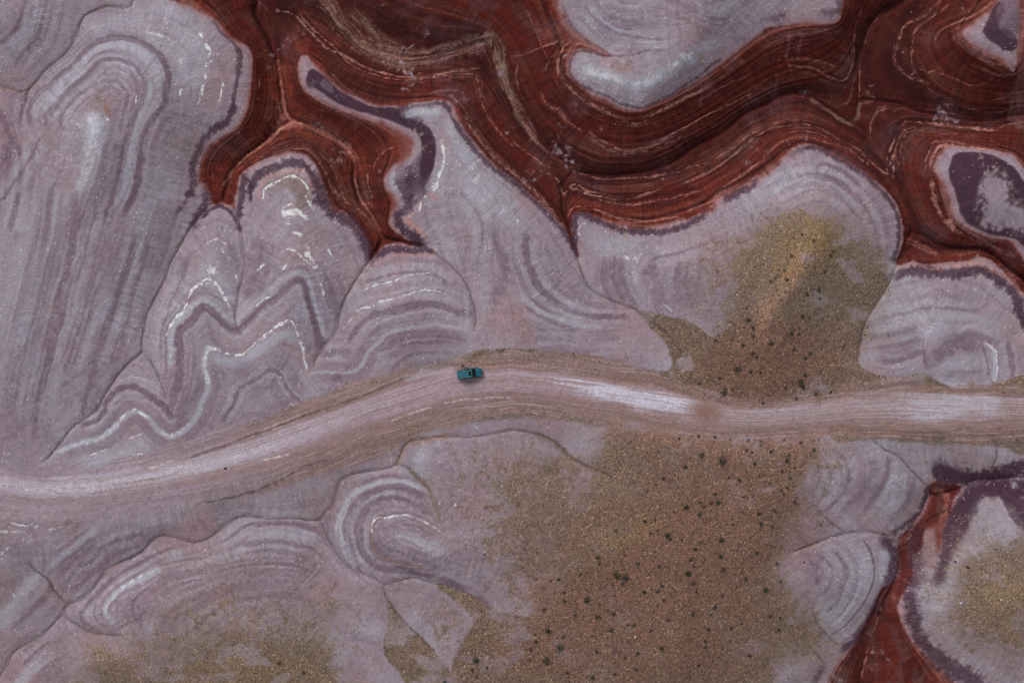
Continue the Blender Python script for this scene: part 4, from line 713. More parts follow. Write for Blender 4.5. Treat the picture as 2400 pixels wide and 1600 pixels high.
    gc = mix(gc, C['gravw'], np.clip(core * 1.2 - .25 + (mid - .5) * 1.4, 0, .75)); gc = mix(gc, C['tan'], sst(.55, .75, mid) * .3)
    spots = []
    for k, x, y, rx, ry, an, st in WARM:
        ca, sa = math.cos(math.radians(an)), math.sin(math.radians(an))
        u = ((X - x) * ca + (Y - y) * sa) / rx; v = (-(X - x) * sa + (Y - y) * ca) / ry
        m = st * np.clip(np.exp(-(u * u + v * v) * .9) * (1 + (mid - .5) * 1.6), 0, 1)
        if k in ('gravw', 'gravo', 'oran', 'rust'): gc = mix(gc, C[k], m)
        if k in ('pink', 'rust'): c = mix(c, C[k], m * lavm * .8)
    sh1 = fbm(X / 5.0, Y / 5.0, 181, 2)
    gc = gc * (1 + (sh1 - .5)[..., None] * .22 + (grain - .5)[..., None] * .22)
    gc = mix(gc, C['rill'] * .8, ((grain < .05)) * .55)
    st_ = (grain > .985); gc = mix(gc, np.array((190,168,130), np.float32), st_ * .6)
    gc = mix(gc, np.array((176,132,60), np.float32), (np.random.RandomState(6).rand(*X.shape) > .994) * .35)
    fin3 = fbm(X / 22, Y / 22, 174, 4)
    mt = np.zeros(X.shape, np.float32)
    for poly, soft, st in MOTT:
        f = gsample(blur(inpoly(gx, gy, poly).astype(np.float32), soft / GS), WX, WY)
        mt = np.maximum(mt, f * st)
    mm = sst(.50, .68, fin3 * .5 + fin2 * .3 + grain * .2 + (mt - .5) * .42)
    mm = mm * sst(.04, .25, mt) * rdg
    g = np.maximum(g, mm * .85)
    c = mix(c, C['mauve'], mt * .35 * lavm)
    # drainage lines and bare patches inside the cover
    core = np.exp(-((X - 1520) / 330) ** 2 - ((Y - 1340) / 330) ** 2) + np.exp(-((X - 1800) / 150) ** 2 - ((Y - 780) / 200) ** 2)
    g = g * (1 - sst(.58, .72, fbm(X / 60, Y / 40, 175, 4)) * .6 * sst(.7, .3, core))
    gc = mix(gc, C['rill'], np.exp(-((fbm(X / 60, Y / 90, 176, 3) - .5) / .006) ** 2) * .35)
    c = mix(c, gc, g)
    rid = np.exp(-((fbm(X / 44, Y / 60, 177, 3) - .5) / .005) ** 2) * sst(.45, .6, fbm(X / 130, Y / 130, 178, 3))
    c = mix(c, C['rill'] * 1.2, rid * .28 * lavm)
    # road and its graded shoulders
    wy = Y + (n2 - .5) * 8
    rt = np.interp(X, ROADX, ROADT); rb = np.interp(X, ROADX, ROADB); s0 = np.interp(X, ROADX, SHT); s1 = np.interp(X, ROADX, SHB)
    # smooth polyline corners
    v = (wy - rt) / (rb - rt)
    e_ = (fine - .5) * 14 + (mid - .5) * 34
    sh = sst(-4, 8, wy + e_ - s0) * sst(-4, 8, s1 - wy + e_)
    lane = vnoise(X / 300, Y * 0 + v * 26, 191) * .5 + vnoise(X / 120, v * 60, 192) * .3 + vnoise(X / 60 , v * 110, 193) * .2
    xw = sst(420, 800, X + (big - .5) * 200); low = sst(.3, .7, v)
    shc = np.zeros_like(c) + C['lavp'] * .75 + C['mauve'] * .25
    shc = mix(shc, C['pink'] * .93, sst(.5, .75, lane) * .5)
    shc = mix(shc, C['gravw'] * .5 + C['pink'] * .5, xw * (1 - sst(1150, 1400, X)) * .8)
    shc = mix(shc, C['grav'], xw * sst(.40, .60, lane + (big - .5) * .4) * .42)
    shc = mix(shc, C['gravw'], sst(1150, 1500, X) * .6)
    shc = mix(shc, C['rust'], sst(.5, .7, vnoise(X / 90, v * 14, 197)) * .35 * xw)
    shc = mix(shc, C['road'], sst(.6, .8, vnoise(X / 70, v * 30, 198)) * .5)
    shc = (shc + 10) * (1 + (lane - .5)[..., None] * .42)
    shc = mix(shc, C['road'], (1 - xw) * sst(.2, .9, v) * (.25 + (lane - .35) * 1.6).clip(0, .9))
    c = mix(c, shc, sh * (.72 + .16 * xw))
    rc = np.zeros_like(c) + C['road']
    rc = mix(rc, C['road_br'], sst(700, 1700, X) * .45)
    rc = mix(rc, C['pink'], sst(400, 900, X) * (1 - sst(1500, 1700, X)) * .45)
    vm = np.exp(-((v - .40) / .30) ** 2) * (1 - sst(420, 1000, X) * .8)
    rc = mix(rc, C['roadw'] * .97, np.clip(vm * (.74 + (lane - .5) * 2.2), 0, 1))
    rc = mix(rc, C['road_br'] * .96, sst(.50, .72, lane) * .7); rc = mix(rc, C['roadb'], sst(.5, .24, lane) * .5)
    rc = mix(rc, C['rust'], sst(.65, 1.0, v) * .45 * sst(200, 500, X))
    # places where pale clay has been spread on the road
    ln2 = vnoise(X / 60, Y / 2.2 - X * .13 / 2.2, 195) ; ln3 = vnoise(X / 60, Y / 2.2, 196)
    def patch(cx0, cx1, v0, v1, sx, sv, nz):
        e = sst(cx0 - sx, cx0 + sx, X + (nz - .5) * 110) * sst(cx1 + 10, cx1 - 10, X - (nz - .5) * 50)
        return e * sst(v0 - sv, v0 + sv, v + (nz - .5) * .5) * sst(v1 + sv, v1 - sv, v - (nz - .5) * .5)
    yy = Y - (880 + (X - 1300) * .165)
    pt = sst(1300, 1400, X + (ln2 - .5) * 160) * sst(1640, 1605, X + (fine - .5) * 20 + (ln2 - .5) * 60) * sst(-3, 6, yy + (ln2 - .5) * 16) * sst(54, 22, yy + (ln2 - .5) * 34) * sst(2, 8, wy + 6 - rt + 6)
    ev = (lane - .5) * .22 + (mid - .5) * .14
    inr = sst(-.05, .07, v + ev) * sst(1.10, .90, v + ev)
    pt2 = sst(2060, 2200, X + (ln3 - .5) * 160) * sst(2350, 2318, X + (fine - .5) * 30 + (ln3 - .5) * 30) * sst(-.02, .06, v) * sst(.9, .35, v + (ln3 - .5) * .5 - np.exp(-((X - 2160) / 60) ** 2) * .4)
    stk = vnoise(X / 45, v * 34, 199) * .6 + vnoise(X / 25, v * 80, 200) * .4
    rc = mix(rc, C['roadw'] * .98, np.clip(pt * (.35 + 1.1 * stk), 0, .95)); rc = mix(rc, C['roadw'] * .90, np.clip(pt2 * (.10 + 1.1 * stk), 0, .85))
    rc = mix(rc, C['rust'] * 1.0, np.exp(-((X - 1655) / 42) ** 2 - ((Y - 965) / 26) ** 2) * .9)
    c = mix(c, rc, inr)
    # ruts and wheel lines
    RUT = [('pk',3,.5,[(1095,850),(1120,856),(1200,858),(1260,862)],2),('rill',4,.5,[(440,1072),(530,1040),(640,1002),(720,972),(830,935),(900,905),(960,885)],3),('rill',3,.5,[(460,1180),(600,1150),(700,1100),(780,1070)],3),
           ('salt',3,.4,[(600,1080),(640,1072),(680,1065)],2),('salt',4,.45,[(345,1098),(380,1090),(405,1082)],3),('roadb',9,.6,[(120,1120),(230,1115),(330,1100)],5),('salt',2,.45,[(915,985),(960,968),(1010,953)],2),('salt',2,.4,[(1040,945),(1100,935),(1200,930)],3),('tan',3,.6,[(830,1034),(900,1010),(960,995),(1000,990)],3),
           ('roadb',14,.5,[(950,890),(1000,876),(1060,868)],8),('pk',2,.4,[(2060,995),(2110,997),(2120,1003)],2),('roadb',3,.5,[(2000,925),(2060,921),(2120,920)],2),('rill',3,.3,[(2100,1010),(2200,1015),(2290,1000)],3),('rust',5,.4,[(1640,938),(1720,955),(1830,955)],4)]
    c = strokes(c, RUT)
    # narrow dark brown lines along the gullies, faint further out
    for L in GUL:
        q = segdist(WX, WY, L, 12)
        if q is None: continue
        s, d, t, p, _ = q
        m = (np.exp(-(d / 1.7) ** 2) * .62 + np.exp(-(d / 5.0) ** 2) * .08) * (.6 + .8 * (mid[s] - .3)) * np.clip(np.minimum(t, len(p) - 1 - t) / 4 + .1, 0, 1)
        sub = c[s]; c[s] = sub + (C['rill'] - sub) * np.clip(m, 0, .85)[..., None]
    # old wheel circles at the left
    for k, (x, y, r0) in enumerate([(70,800,70),(20,790,100),(110,900,160),(150,850,110),(60,980,200),(230,830,90),(190,800,60)]):
        a = np.arctan2(Y - y, X - x); d = np.abs(np.hypot(X - x, Y - y) - r0 - (mid - .5) * 10)
        am = sst(.1, .9, np.cos(a + 1.2 + k * .5))
        c = mix(c, C['blu'] * 1.05, np.exp(-(d / 1.4) ** 2) * am * .3 * lavm * (1 - sh))
    c = c * (1 + (DS * (1 - inr) * (1 - g * .7) * (.085 + .10 * rdf))[..., None])
    c = c * (1 + (fine - .5)[..., None] * .13 + ((grain - .5) * (.11 + .10 * g))[..., None])
    return np.clip(c, 3, 250), g, rdf, inr
# ------------------------------------------------------------------ the ground as one sheet
def lin(c):
    c = np.asarray(c, np.float32) / 255.0
    return np.where(c <= .04045, c / 12.92, ((c + .055) / 1.055) ** 2.4)
K_LIGHT = 0.725       # how bright a white surface renders under this sky, so soil colours become reflectances
gx, gy, redm, Hf, Tf = build_fields()
Zf = final_height(gx, gy, Hf, redm)
Hs = blur(Hf, .8)
STEP = 0.172
def axis(half):
    n = int(math.ceil(half / STEP)); core = np.arange(-n, n + 1) * STEP
    o = []; s = STEP; p = core[-1]
    while p < 3500: s *= 1.075; p += s; o.append(p)
    o = np.array(o)
    return np.concatenate([-o[::-1], core, o])
wx = axis(106.0); wy = axis(72.0)[::-1]
WXg, WYg = np.meshgrid(wx.astype(np.float32), wy.astype(np.float32))
NR, NC = WXg.shape
def outer(X, Y):
    """hills beyond the surveyed ground (metres)"""
    return (fbm(X / 55 + 3, Y / 55, 301, 5) - .5) * 26 + (fbm(X / 400, Y / 400, 311, 3) - .5) * 60
def height_at(X, Y):
    """ground height for world x, y (metres): the survey units are read on the plane seen from above, hence the small parallax step"""
    z = np.zeros_like(X)
    for _ in range(5):
        k = CAM_H / (CAM_H - z)
        px = 1200 + PPM * X * k; py = 800 - PPM * Y * k
        z = gsample(Zf, px, py)
    w = np.maximum(np.abs(X) - 112, np.abs(Y) - 78)
    w = sst(0, 22, w)
    if w.max() > 0:
        z = z * (1 - w) + (outer(X, Y) - 2) * w
    return z, px, py, w
Zg, PX, PY, Wout = height_at(WXg, WYg)
# small relief: rills, crusts and clods
rel = (fbm(PX / 26, PY / 26, 401, 4) - .5) * .20 + (fbm(PX / 7, PY / 7, 402, 3) - .5) * .08
DSg, _ = downslope(PX, PY, Zf)
AL, GRm, RDm, RIm = albedo(PX, PY, gsample(Hs, PX, PY), gsample(Tf, PX, PY), DSg)
rel = rel + DSg * .05
# benches in the red canyon stand out a little along the bedding
TTg = np.clip(gsample(Tf, PX, PY), 0, 1) + (fbm(PX / 60, PY / 60, 61, 4) - .5) * .05
Zg = Zg + rel * (1 - RIm * .85) * (1 - .9 * Wout) + (vnoise(TTg * 27, TTg * 0 + 6.5, 142) - .5) * .28 * RDm * (1 - Wout)
# colours of the outer hills by height, as in the surveyed ground
ho = Zg + (fbm(WXg / 9, WYg / 9, 321, 3) - .5) * 2
oc = np.zeros(AL.shape, np.float32) + C['lav']
def mx(c, k, m): return c + (C[k] - c) * m[..., None]
oc = mx(oc, 'pur', sst(.55, .8, vnoise(ho * 1.3, ho * 0 + .5, 331)) * .6); oc = mx(oc, 'blu', sst(.4, .2, vnoise(ho * 1.3, ho * 0 + .5, 331)) * .6)
oc = mx(oc, 'dpur', sst(-3.0, -4.0, ho)); oc = mx(oc, 'red', sst(-4.6, -5.4, ho)); oc = mx(oc, 'redd', sst(-5, -8, ho) * sst(.4, .7, vnoise(ho * 2.1, ho * 0 + .5, 332)))
oc = mx(oc, 'grav', sst(4, 6, ho) * .9)
AL = AL * (1 - Wout[..., None]) + oc * Wout[..., None]
ALB = np.clip(lin(AL) / K_LIGHT, 0, .82)

me = bpy.data.meshes.new('ground')
nv = NR * NC
co = np.empty((nv, 3), np.float32); co[:, 0] = WXg.ravel(); co[:, 1] = WYg.ravel(); co[:, 2] = Zg.ravel()
idx = np.arange(nv).reshape(NR, NC)
quads = np.stack([idx[1:, :-1], idx[1:, 1:], idx[:-1, 1:], idx[:-1, :-1]], -1).reshape(-1, 4)
me.vertices.add(nv); me.vertices.foreach_set('co', co.ravel())
me.loops.add(quads.size); me.loops.foreach_set('vertex_index', quads.ravel().astype(np.int32))
me.polygons.add(len(quads)); me.polygons.foreach_set('loop_start', np.arange(0, quads.size, 4, dtype=np.int32))
me.polygons.foreach_set('loop_total', np.full(len(quads), 4, np.int32))
me.update(calc_edges=True)
me.polygons.foreach_set('use_smooth', np.ones(len(quads), bool))
ca = me.attributes.new('soil', 'FLOAT_COLOR', 'POINT')
rgba = np.ones((nv, 4), np.float32); rgba[:, :3] = ALB.reshape(-1, 3)
ca.data.foreach_set('color', rgba.ravel())
ga = me.attributes.new('gravel', 'FLOAT', 'POINT'); ga.data.foreach_set('value', GRm.ravel().astype(np.float32))
ground = bpy.data.objects.new('ground', me); col.objects.link(ground)
ground['kind'] = 'structure'

def newmat(name):
    m = bpy.data.materials.new(name); m.use_nodes = True
    nt = m.node_tree; b = nt.nodes['Principled BSDF']
    return m, nt, b
gm, nt, b = newmat('badland soil')
at = nt.nodes.new('ShaderNodeAttribute'); at.attribute_name = 'soil'
ag = nt.nodes.new('ShaderNodeAttribute'); ag.attribute_name = 'gravel'
tc = nt.nodes.new('ShaderNodeTexCoord')
def noise(scale, detail, rough=.6):
    n = nt.nodes.new('ShaderNodeTexNoise'); n.inputs['Scale'].default_value = scale; n.inputs['Detail'].default_value = detail
    n.inputs['Roughness'].default_value = rough; nt.links.new(tc.outputs['Object'], n.inputs['Vector']); return n
def mrange(src, a, b_, c_, d):
    n = nt.nodes.new('ShaderNodeMapRange'); n.inputs[1].default_value = a; n.inputs[2].default_value = b_; n.inputs[3].default_value = c_; n.inputs[4].default_value = d
    nt.links.new(src, n.inputs[0]); return n
n1 = noise(2.2, 6, .75); n2 = noise(4.6, 3, .8)
r1 = mrange(n1.outputs['Fac'], .3, .7, .86, 1.14); r2 = mrange(n2.outputs['Fac'], .3, .7, .76, 1.24)
mu = nt.nodes.new('ShaderNodeMath'); mu.operation = 'MULTIPLY'; nt.links.new(r1.outputs[0], mu.inputs[0]); nt.links.new(r2.outputs[0], mu.inputs[1])
vm_ = nt.nodes.new('ShaderNodeVectorMath'); vm_.operation = 'SCALE'
nt.links.new(at.outputs['Color'], vm_.inputs[0]); nt.links.new(mu.outputs[0], vm_.inputs['Scale'])
nt.links.new(vm_.outputs[0], b.inputs['Base Color'])
b.inputs['Roughness'].default_value = .95; b.inputs['Specular IOR Level'].default_value = .06
bp = nt.nodes.new('ShaderNodeBump'); bp.inputs['Strength'].default_value = .8; bp.inputs['Distance'].default_value = .09
n3 = noise(5, 5, .75); nt.links.new(n3.outputs['Fac'], bp.inputs['Height']); nt.links.new(bp.outputs[0], b.inputs['Normal'])
me.materials.append(gm)

# ------------------------------------------------------------------ helpers for things
def simple_mat(name, colr, rough=.6, metal=0, noise_amt=.15, nscale=8, coat=0, spec=.5):
    m, nt, b = newmat(name)
    t = nt.nodes.new('ShaderNodeTexCoord'); n = nt.nodes.new('ShaderNodeTexNoise'); n.inputs['Scale'].default_value = nscale; n.inputs['Detail'].default_value = 4
    nt.links.new(t.outputs['Object'], n.inputs['Vector'])
    r = nt.nodes.new('ShaderNodeMapRange'); r.inputs[1].default_value = .3; r.inputs[2].default_value = .7; r.inputs[3].default_value = 1 - noise_amt; r.inputs[4].default_value = 1 + noise_amt
    nt.links.new(n.outputs['Fac'], r.inputs[0])
    v = nt.nodes.new('ShaderNodeVectorMath'); v.operation = 'SCALE'; v.inputs[0].default_value = colr; nt.links.new(r.outputs[0], v.inputs['Scale'])
    nt.links.new(v.outputs[0], b.inputs['Base Color'])
    b.inputs['Roughness'].default_value = rough; b.inputs['Metallic'].default_value = metal; b.inputs['Coat Weight'].default_value = coat; b.inputs['Specular IOR Level'].default_value = spec
    return m
def tag(o, label=None, cat=None, group=None, kind=None):
    if label: o['label'] = label
    if cat: o['category'] = cat
    if group: o['group'] = group
    if kind: o['kind'] = kind
    return o
def obj(name, bm, mat, parent=None, smooth=True):
    m = bpy.data.meshes.new(name); bm.normal_update(); bm.to_mesh(m); bm.free()
    for p in m.polygons: p.use_smooth = smooth
    if mat: m.materials.append(mat)
    o = bpy.data.objects.new(name, m); col.objects.link(o); o.parent = parent
    return o
def zat(x, y):
    return float(height_at(np.array([[x]], np.float32), np.array([[y]], np.float32))[0][0, 0])
def survey(px, py, z=None):
    """survey units -> world x, y, z"""
    z = float(gsample(Zf, np.array([px], np.float32), np.array([py], np.float32))[0]) if z is None else z
    k = (CAM_H - z) / CAM_H
    return (px - 1200) / PPM * k, (800 - py) / PPM * k, z

# ------------------------------------------------------------------ the car
def loft(secs, cap=True, ring=20, power=4.0):
    """secs: (x, y half width, z bottom, z top, top inset factor) -> closed rounded box skin along x"""
    bm = bmesh.new(); rings = []
    for (x, hw, z0, z1, ti) in secs:
        r = []
        for k in range(ring):
            a = 2 * math.pi * (k + .5) / ring
            c, s = math.cos(a), math.sin(a)
            u = math.copysign(abs(c) ** (2 / power), c); v = math.copysign(abs(s) ** (2 / power), s)
            zz = (z0 + z1) / 2 + v * (z1 - z0) / 2
            w = hw * (1 - ti * max(0, v * .5 + .5) ** 1.5)
            r.append(bm.verts.new((x, u * w, zz)))
        rings.append(r)
    for a, b_ in zip(rings, rings[1:]):
        for k in range(ring):
            bm.faces.new((a[k], a[(k + 1) % ring], b_[(k + 1) % ring], b_[k]))
    if cap:
        bm.faces.new(rings[0][::-1]); bm.faces.new(rings[-1])
    bmesh.ops.recalc_face_normals(bm, faces=bm.faces)
    return bm
def box(bm, x0, x1, y0, y1, z0, z1, bev=0):
    v = [bm.verts.new((x, y, z)) for x in (x0, x1) for y in (y0, y1) for z in (z0, z1)]
    f = [(0, 1, 3, 2), (4, 6, 7, 5), (0, 4, 5, 1), (2, 3, 7, 6), (0, 2, 6, 4), (1, 5, 7, 3)]
    fs = [bm.faces.new([v[i] for i in q]) for q in f]
    if bev:
        es = list({e for q in fs for e in q.edges})
        bmesh.ops.bevel(bm, geom=es, offset=bev, segments=2, affect='EDGES', profile=.6)
    return bm
def quadprism(bm, corners, t):
    """thin slab from 4 corners with thickness along its normal"""
    c = [Vector(q) for q in corners]
    n = (c[1] - c[0]).cross(c[3] - c[0]).normalized() * t
    a = [bm.verts.new(q + n) for q in c]; b_ = [bm.verts.new(q - n) for q in c]
    bm.faces.new(a); bm.faces.new(b_[::-1])
    for i in range(4): bm.faces.new((a[i], b_[i], b_[(i + 1) % 4], a[(i + 1) % 4]))
    return bm
paint = simple_mat('teal paint', (.006, .135, .185), .34, .15, .06, 3, coat=.7)
paint_d = simple_mat('teal paint dusty', (.012, .150, .195), .5, .08, .14, 6, coat=.3)
glassm = simple_mat('dark glass', (.006, .008, .012), .12, 0, .05, 3, coat=0, spec=.4)
blackp = simple_mat('black plastic', (.008, .008, .009), .6, 0, .1, 12)
tyrem = simple_mat('tyre rubber', (.018, .017, .017), .85, 0, .15, 20)
rimm = simple_mat('alloy rim', (.35, .35, .36), .35, .9, .05, 10)
lampm = simple_mat('lamp lens', (.55, .56, .58), .2, 0, .05, 10)
redlamp = simple_mat('tail lamp', (.45, .30, .30), .25, 0, .05, 10)
silver = simple_mat('silver rail', (.30, .34, .35), .4, .6, .05, 10)
bedding = simple_mat('door trim', (.05, .045, .045), .7, 0, .1, 10)

cx, cy, cz = survey(1102.0, 874.2)
car = bpy.data.objects.new('parked_car', None); col.objects.link(car)
car.location = (cx, cy, zat(cx, cy)); car.rotation_euler = (0, 0, math.radians(7.3))
tag(car, 'teal off-road car with a black sunroof, parked on the edge of the dirt road', 'car')
# lower body
L2 = 2.38
body = loft([(-L2, .70, .52, .92, .04), (-2.33, .84, .42, 1.02, .04), (-2.20, .91, .36, 1.08, .05), (-1.6, .935, .34, 1.10, .06), (-.5, .94, .33, 1.10, .06), (.55, .94, .33, 1.10, .06), (.9, .935, .34, 1.09, .07), (1.3, .93, .35, 1.06, .09), (1.75, .91, .36, 1.02, .10), (2.05, .86, .38, .97, .10), (2.25, .76, .42, .88, .08), (2.36, .60, .48, .76, .05)], ring=28, power=6)
# wheel arches: press the body in behind the wheels
for v in body.verts:
    for wxp in (-1.42, 1.38):
        d = math.hypot(v.co.x - wxp, v.co.z - .38)
        if d < .47 and abs(v.co.y) > .7: v.co.y *= .86
obj('body', body, paint, car)
bm = bmesh.new()     # bonnet with a central bulge and two creases
for (y, w, h) in ((0, .30, .035), (-.52, .05, .028), (.52, .05, .028)):
    box(bm, 1.12, 2.0 if y == 0 else 1.9, y - w, y + w, .98, 1.075 + h - .02, .02)
for v in bm.verts: v.co.z -= max(0, v.co.x - 1.1) ** 2 * .13
bon = obj('bonnet', bm, paint, car)
# cabin: dark glass house with the roof and the pillars standing 1 cm proud
gh = loft([(-2.22, .80, .98, 1.12, .1), (-2.12, .84, .98, 1.60, .17), (-1.95, .85, .98, 1.70, .17), (-.2, .86, .98, 1.735, .17), (.45, .86, .98, 1.70, .17), (.62, .86, .98, 1.60, .16), (1.16, .86, .98, 1.10, .06)], ring=28, power=7)
obj('windows', gh, glassm, car)
rf = loft([(-2.24, .60, 1.63, 1.69, .05), (-2.16, .69, 1.66, 1.745, .05), (-1.9, .715, 1.69, 1.775, .05), (-.2, .72, 1.705, 1.79, .05), (.38, .705, 1.68, 1.755, .05), (.50, .66, 1.66, 1.715, .05)], ring=24, power=7)
roof = obj('roof', rf, paint_d, car)
bm = bmesh.new()
for y in (-.45, -.225, 0, .225, .45): box(bm, -2.0, -.42, y - .018, y + .018, 1.76, 1.797, .006)
obj('roof_ribs', bm, paint, roof)
bm = bmesh.new(); box(bm, -.22, .33, -.42, .42, 1.775, 1.806, .012)
for v in bm.verts: v.co.z -= max(0, v.co.x) * .06
obj('sunroof', bm, glassm, car)
bm = bmesh.new(); box(bm, -.28, -.23, -.46, .46, 1.78, 1.812, .006); box(bm, .335, .37, -.44, .44, 1.75, 1.785, .006)
obj('sunroof_frame', bm, silver, car)
# pillars
for s in (-1, 1):
    for (xa, za, xb, zb) in ((1.16, 1.08, .52, 1.66), (.0, 1.08, -.05, 1.70), (-1.05, 1.08, -1.05, 1.70), (-2.16, 1.05, -2.10, 1.66)):
        bm = bmesh.new(); ya = .872 * s; yb = .735 * s
        quadprism(bm, [(xa, ya, za), (xa - .09, ya, za), (xb - .09, yb, zb), (xb, yb, zb)], .014)
        obj('pillar', bm, paint, car)
for s in (-1, 1):
    bm = bmesh.new(); box(bm, -1.95, .1, .655 * s - .018, .655 * s + .018, 1.77, 1.83, .008)
    for x in (-1.9, -.95, .05): box(bm, x - .04, x + .04, .655 * s - .02, .655 * s + .02, 1.73, 1.79, .004)
    obj('roof_rail', bm, silver, car)
    bm = bmesh.new(); box(bm, .62, .78, .93 * s - .02 + (.0 if s > 0 else -.0), .93 * s + .02, 1.10, 1.16, .01); box(bm, .60, .80, min(.95 * s, 1.10 * s), max(.95 * s, 1.10 * s), 1.08, 1.24, .03)
    obj('mirror', bm, paint, car)
    bm = bmesh.new(); box(bm, 2.08, 2.30, min(.60 * s, .80 * s), max(.60 * s, .80 * s), .72, .90, .04)
    for v in bm.verts:
        if abs(v.co.y) > .7: v.co.x -= .10
    obj('headlight', bm, lampm, car)
    bm = bmesh.new(); box(bm, -2.42, -2.22, min(.80 * s, .93 * s), max(.80 * s, .93 * s), .82, 1.14, .025)
    obj('tail_light', bm, redlamp, car)
bm = bmesh.new(); box(bm, 2.20, 2.44, -.66, .66, .40, .74, .05)
for v in bm.verts: v.co.x -= (abs(v.co.y) / .7) ** 3 * .14
obj('front_bumper', bm, blackp, car)
bm = bmesh.new(); box(bm, 2.28, 2.385, -.46, .46, .70, .88, .02)
obj('grille', bm, blackp, car)
bm = bmesh.new(); box(bm, -2.50, -2.26, -.84, .84, .42, .64, .05)
obj('rear_bumper', bm, blackp, car)
bm = bmesh.new(); box(bm, -2.40, -2.20, -.70, .70, 1.58, 1.68, .025)
obj('rear_spoiler', bm, paint, car)
for s in (-1, 1):
    for x in (-1.42, 1.38):
        bm = bmesh.new(); n = 28; prof = [(.20, -.09), (.30, -.115), (.36, -.10), (.375, -.07), (.378, 0), (.375, .07), (.36, .10), (.30, .115), (.20, .09)]
        rg = []
        for k in range(n):
            a = 2 * math.pi * k / n
            rg.append([bm.verts.new((x + r * math.cos(a), s * .82 + o, .378 + r * math.sin(a))) for r, o in prof])
        for k in range(n):
            A_, B_ = rg[k], rg[(k + 1) % n]
            for j in range(len(prof)): bm.faces.new((A_[j], A_[(j + 1) % len(prof)], B_[(j + 1) % len(prof)], B_[j]))
        bmesh.ops.recalc_face_normals(bm, faces=bm.faces)
        wheel = obj('wheel', bm, tyrem, car)
        bm = bmesh.new(); yy = s * .82 + s * .08
        c0 = bm.verts.new((x, yy + s * .02, .378)); rr = []
        for k in range(20):
            a = 2 * math.pi * k / 20; r = .215 if k % 4 < 2 else .19
            rr.append(bm.verts.new((x + r * math.cos(a), yy - s * .01, .378 + r * math.sin(a))))
        for k in range(20): bm.faces.new((c0, rr[k], rr[(k + 1) % 20]))
        obj('rim', bm, rimm, wheel)
# the opened rear side door (left side of the car), hinged at its front edge
hx, hy = -.05, .95; dang = math.radians(180 - 27)
ex, ey = hx + math.cos(dang) * .92, hy + math.sin(dang) * .92
bm = bmesh.new(); quadprism(bm, [(hx, hy, .48), (ex, ey, .48), (ex, ey, 1.08), (hx, hy, 1.08)], .045)
bmesh.ops.bevel(bm, geom=list(bm.edges), offset=.015, segments=1, affect='EDGES')
door = obj('door', bm, paint, car); door['label'] = 'opened rear side door swung out from the car'
bm = bmesh.new(); ix = .12
quadprism(bm, [(hx, hy, 1.08), (ex, ey, 1.08), (ex + .05, ey - .09, 1.60), (hx + .02, hy - .1, 1.62)], .014)
obj('window', bm, glassm, door)
nx, ny = math.sin(dang), -math.cos(dang)
bm = bmesh.new(); quadprism(bm, [(hx - .04 + nx * .055, hy + ny * .055, .56), (ex + nx * .055, ey + ny * .055, .56), (ex + nx * .055, ey + ny * .055, 1.04), (hx - .04 + nx * .055, hy + ny * .055, 1.04)], .012)
obj('door_trim', bm, bedding, door)

# ------------------------------------------------------------------ the person beside the car
skin = simple_mat('skin', (.36, .20, .15), .55, 0, .06, 20)
hair = simple_mat('black hair', (.006, .005, .006), .5, 0, .2, 60)
topm = simple_mat('black shirt', (.012, .011, .013), .85, 0, .2, 25)
trs = simple_mat('dusty pink trousers', (.30, .20, .19), .9, 0, .15, 25)
def skin_mesh(name, nodes, edges, mat, parent, root=0, sub=2):
    m = bpy.data.meshes.new(name); m.from_pydata([n[:3] for n in nodes], edges, [])
    o = bpy.data.objects.new(name, m); col.objects.link(o); o.parent = parent
    sk = o.modifiers.new('skin', 'SKIN'); sk.use_smooth_shade = True
    for i, n in enumerate(nodes):
        r = n[3]; m.skin_vertices[0].data[i].radius = (r, r) if not isinstance(r, tuple) else r
        m.skin_vertices[0].data[i].use_root = (i == root)
    ss = o.modifiers.new('sub', 'SUBSURF'); ss.levels = sub; ss.render_levels = sub
    m.materials.append(mat)
    return o
fx, fy, fz = survey(1084.6, 855.5, .2)
per = bpy.data.objects.new('person', None); col.objects.link(per)
per.location = (fx, fy, zat(fx, fy)); per.rotation_euler = (0, 0, math.radians(-62))   # faces +x locally, towards the open door
tag(per, 'person in a black hat and black shirt reaching towards the open car door', 'person')
N = [(0, 0, .95, .135), (.03, 0, 1.12, .13), (.07, 0, 1.30, .145), (.10, 0, 1.43, .07), (.12, 0, 1.50, .052),
     (.08, .17, 1.38, .062), (.20, .27, 1.16, .045), (.44, .20, 1.12, .033),          # left arm
     (.08, -.17, 1.38, .062), (.33, -.20, 1.24, .045), (.60, -.12, 1.20, .033),       # right arm
     (.0, .10, .88, .095), (.10, .12, .50, .065), (.04, .13, .10, .042), (.17, .14, .035, .035),
     (.0, -.10, .88, .095), (-.06, -.12, .50, .065), (-.18, -.13, .10, .042), (-.05, -.14, .035, .035)]
E = [(0, 1), (1, 2), (2, 3), (3, 4), (2, 5), (5, 6), (6, 7), (2, 8), (8, 9), (9, 10), (0, 11), (11, 12), (12, 13), (13, 14), (0, 15), (15, 16), (16, 17), (17, 18)]
bodyp = skin_mesh('body', N, E, skin, per)
bm = bmesh.new(); bmesh.ops.create_uvsphere(bm, u_segments=24, v_segments=18, radius=1)
for v in bm.verts:
    x, y, z = v.co
    jaw = 1 - .22 * max(0, -z)
    v.co = Vector((x * .098 * jaw + .135, y * .078 * jaw, z * .122 + 1.625))
    if x > .85 and -.35 < z < .1 and abs(y) < .28: v.co.x += .016 * (1 - abs(y) / .28)
    if x > .7 and abs(abs(y) - .38) < .14 and .02 < z < .3: v.co.x -= .006
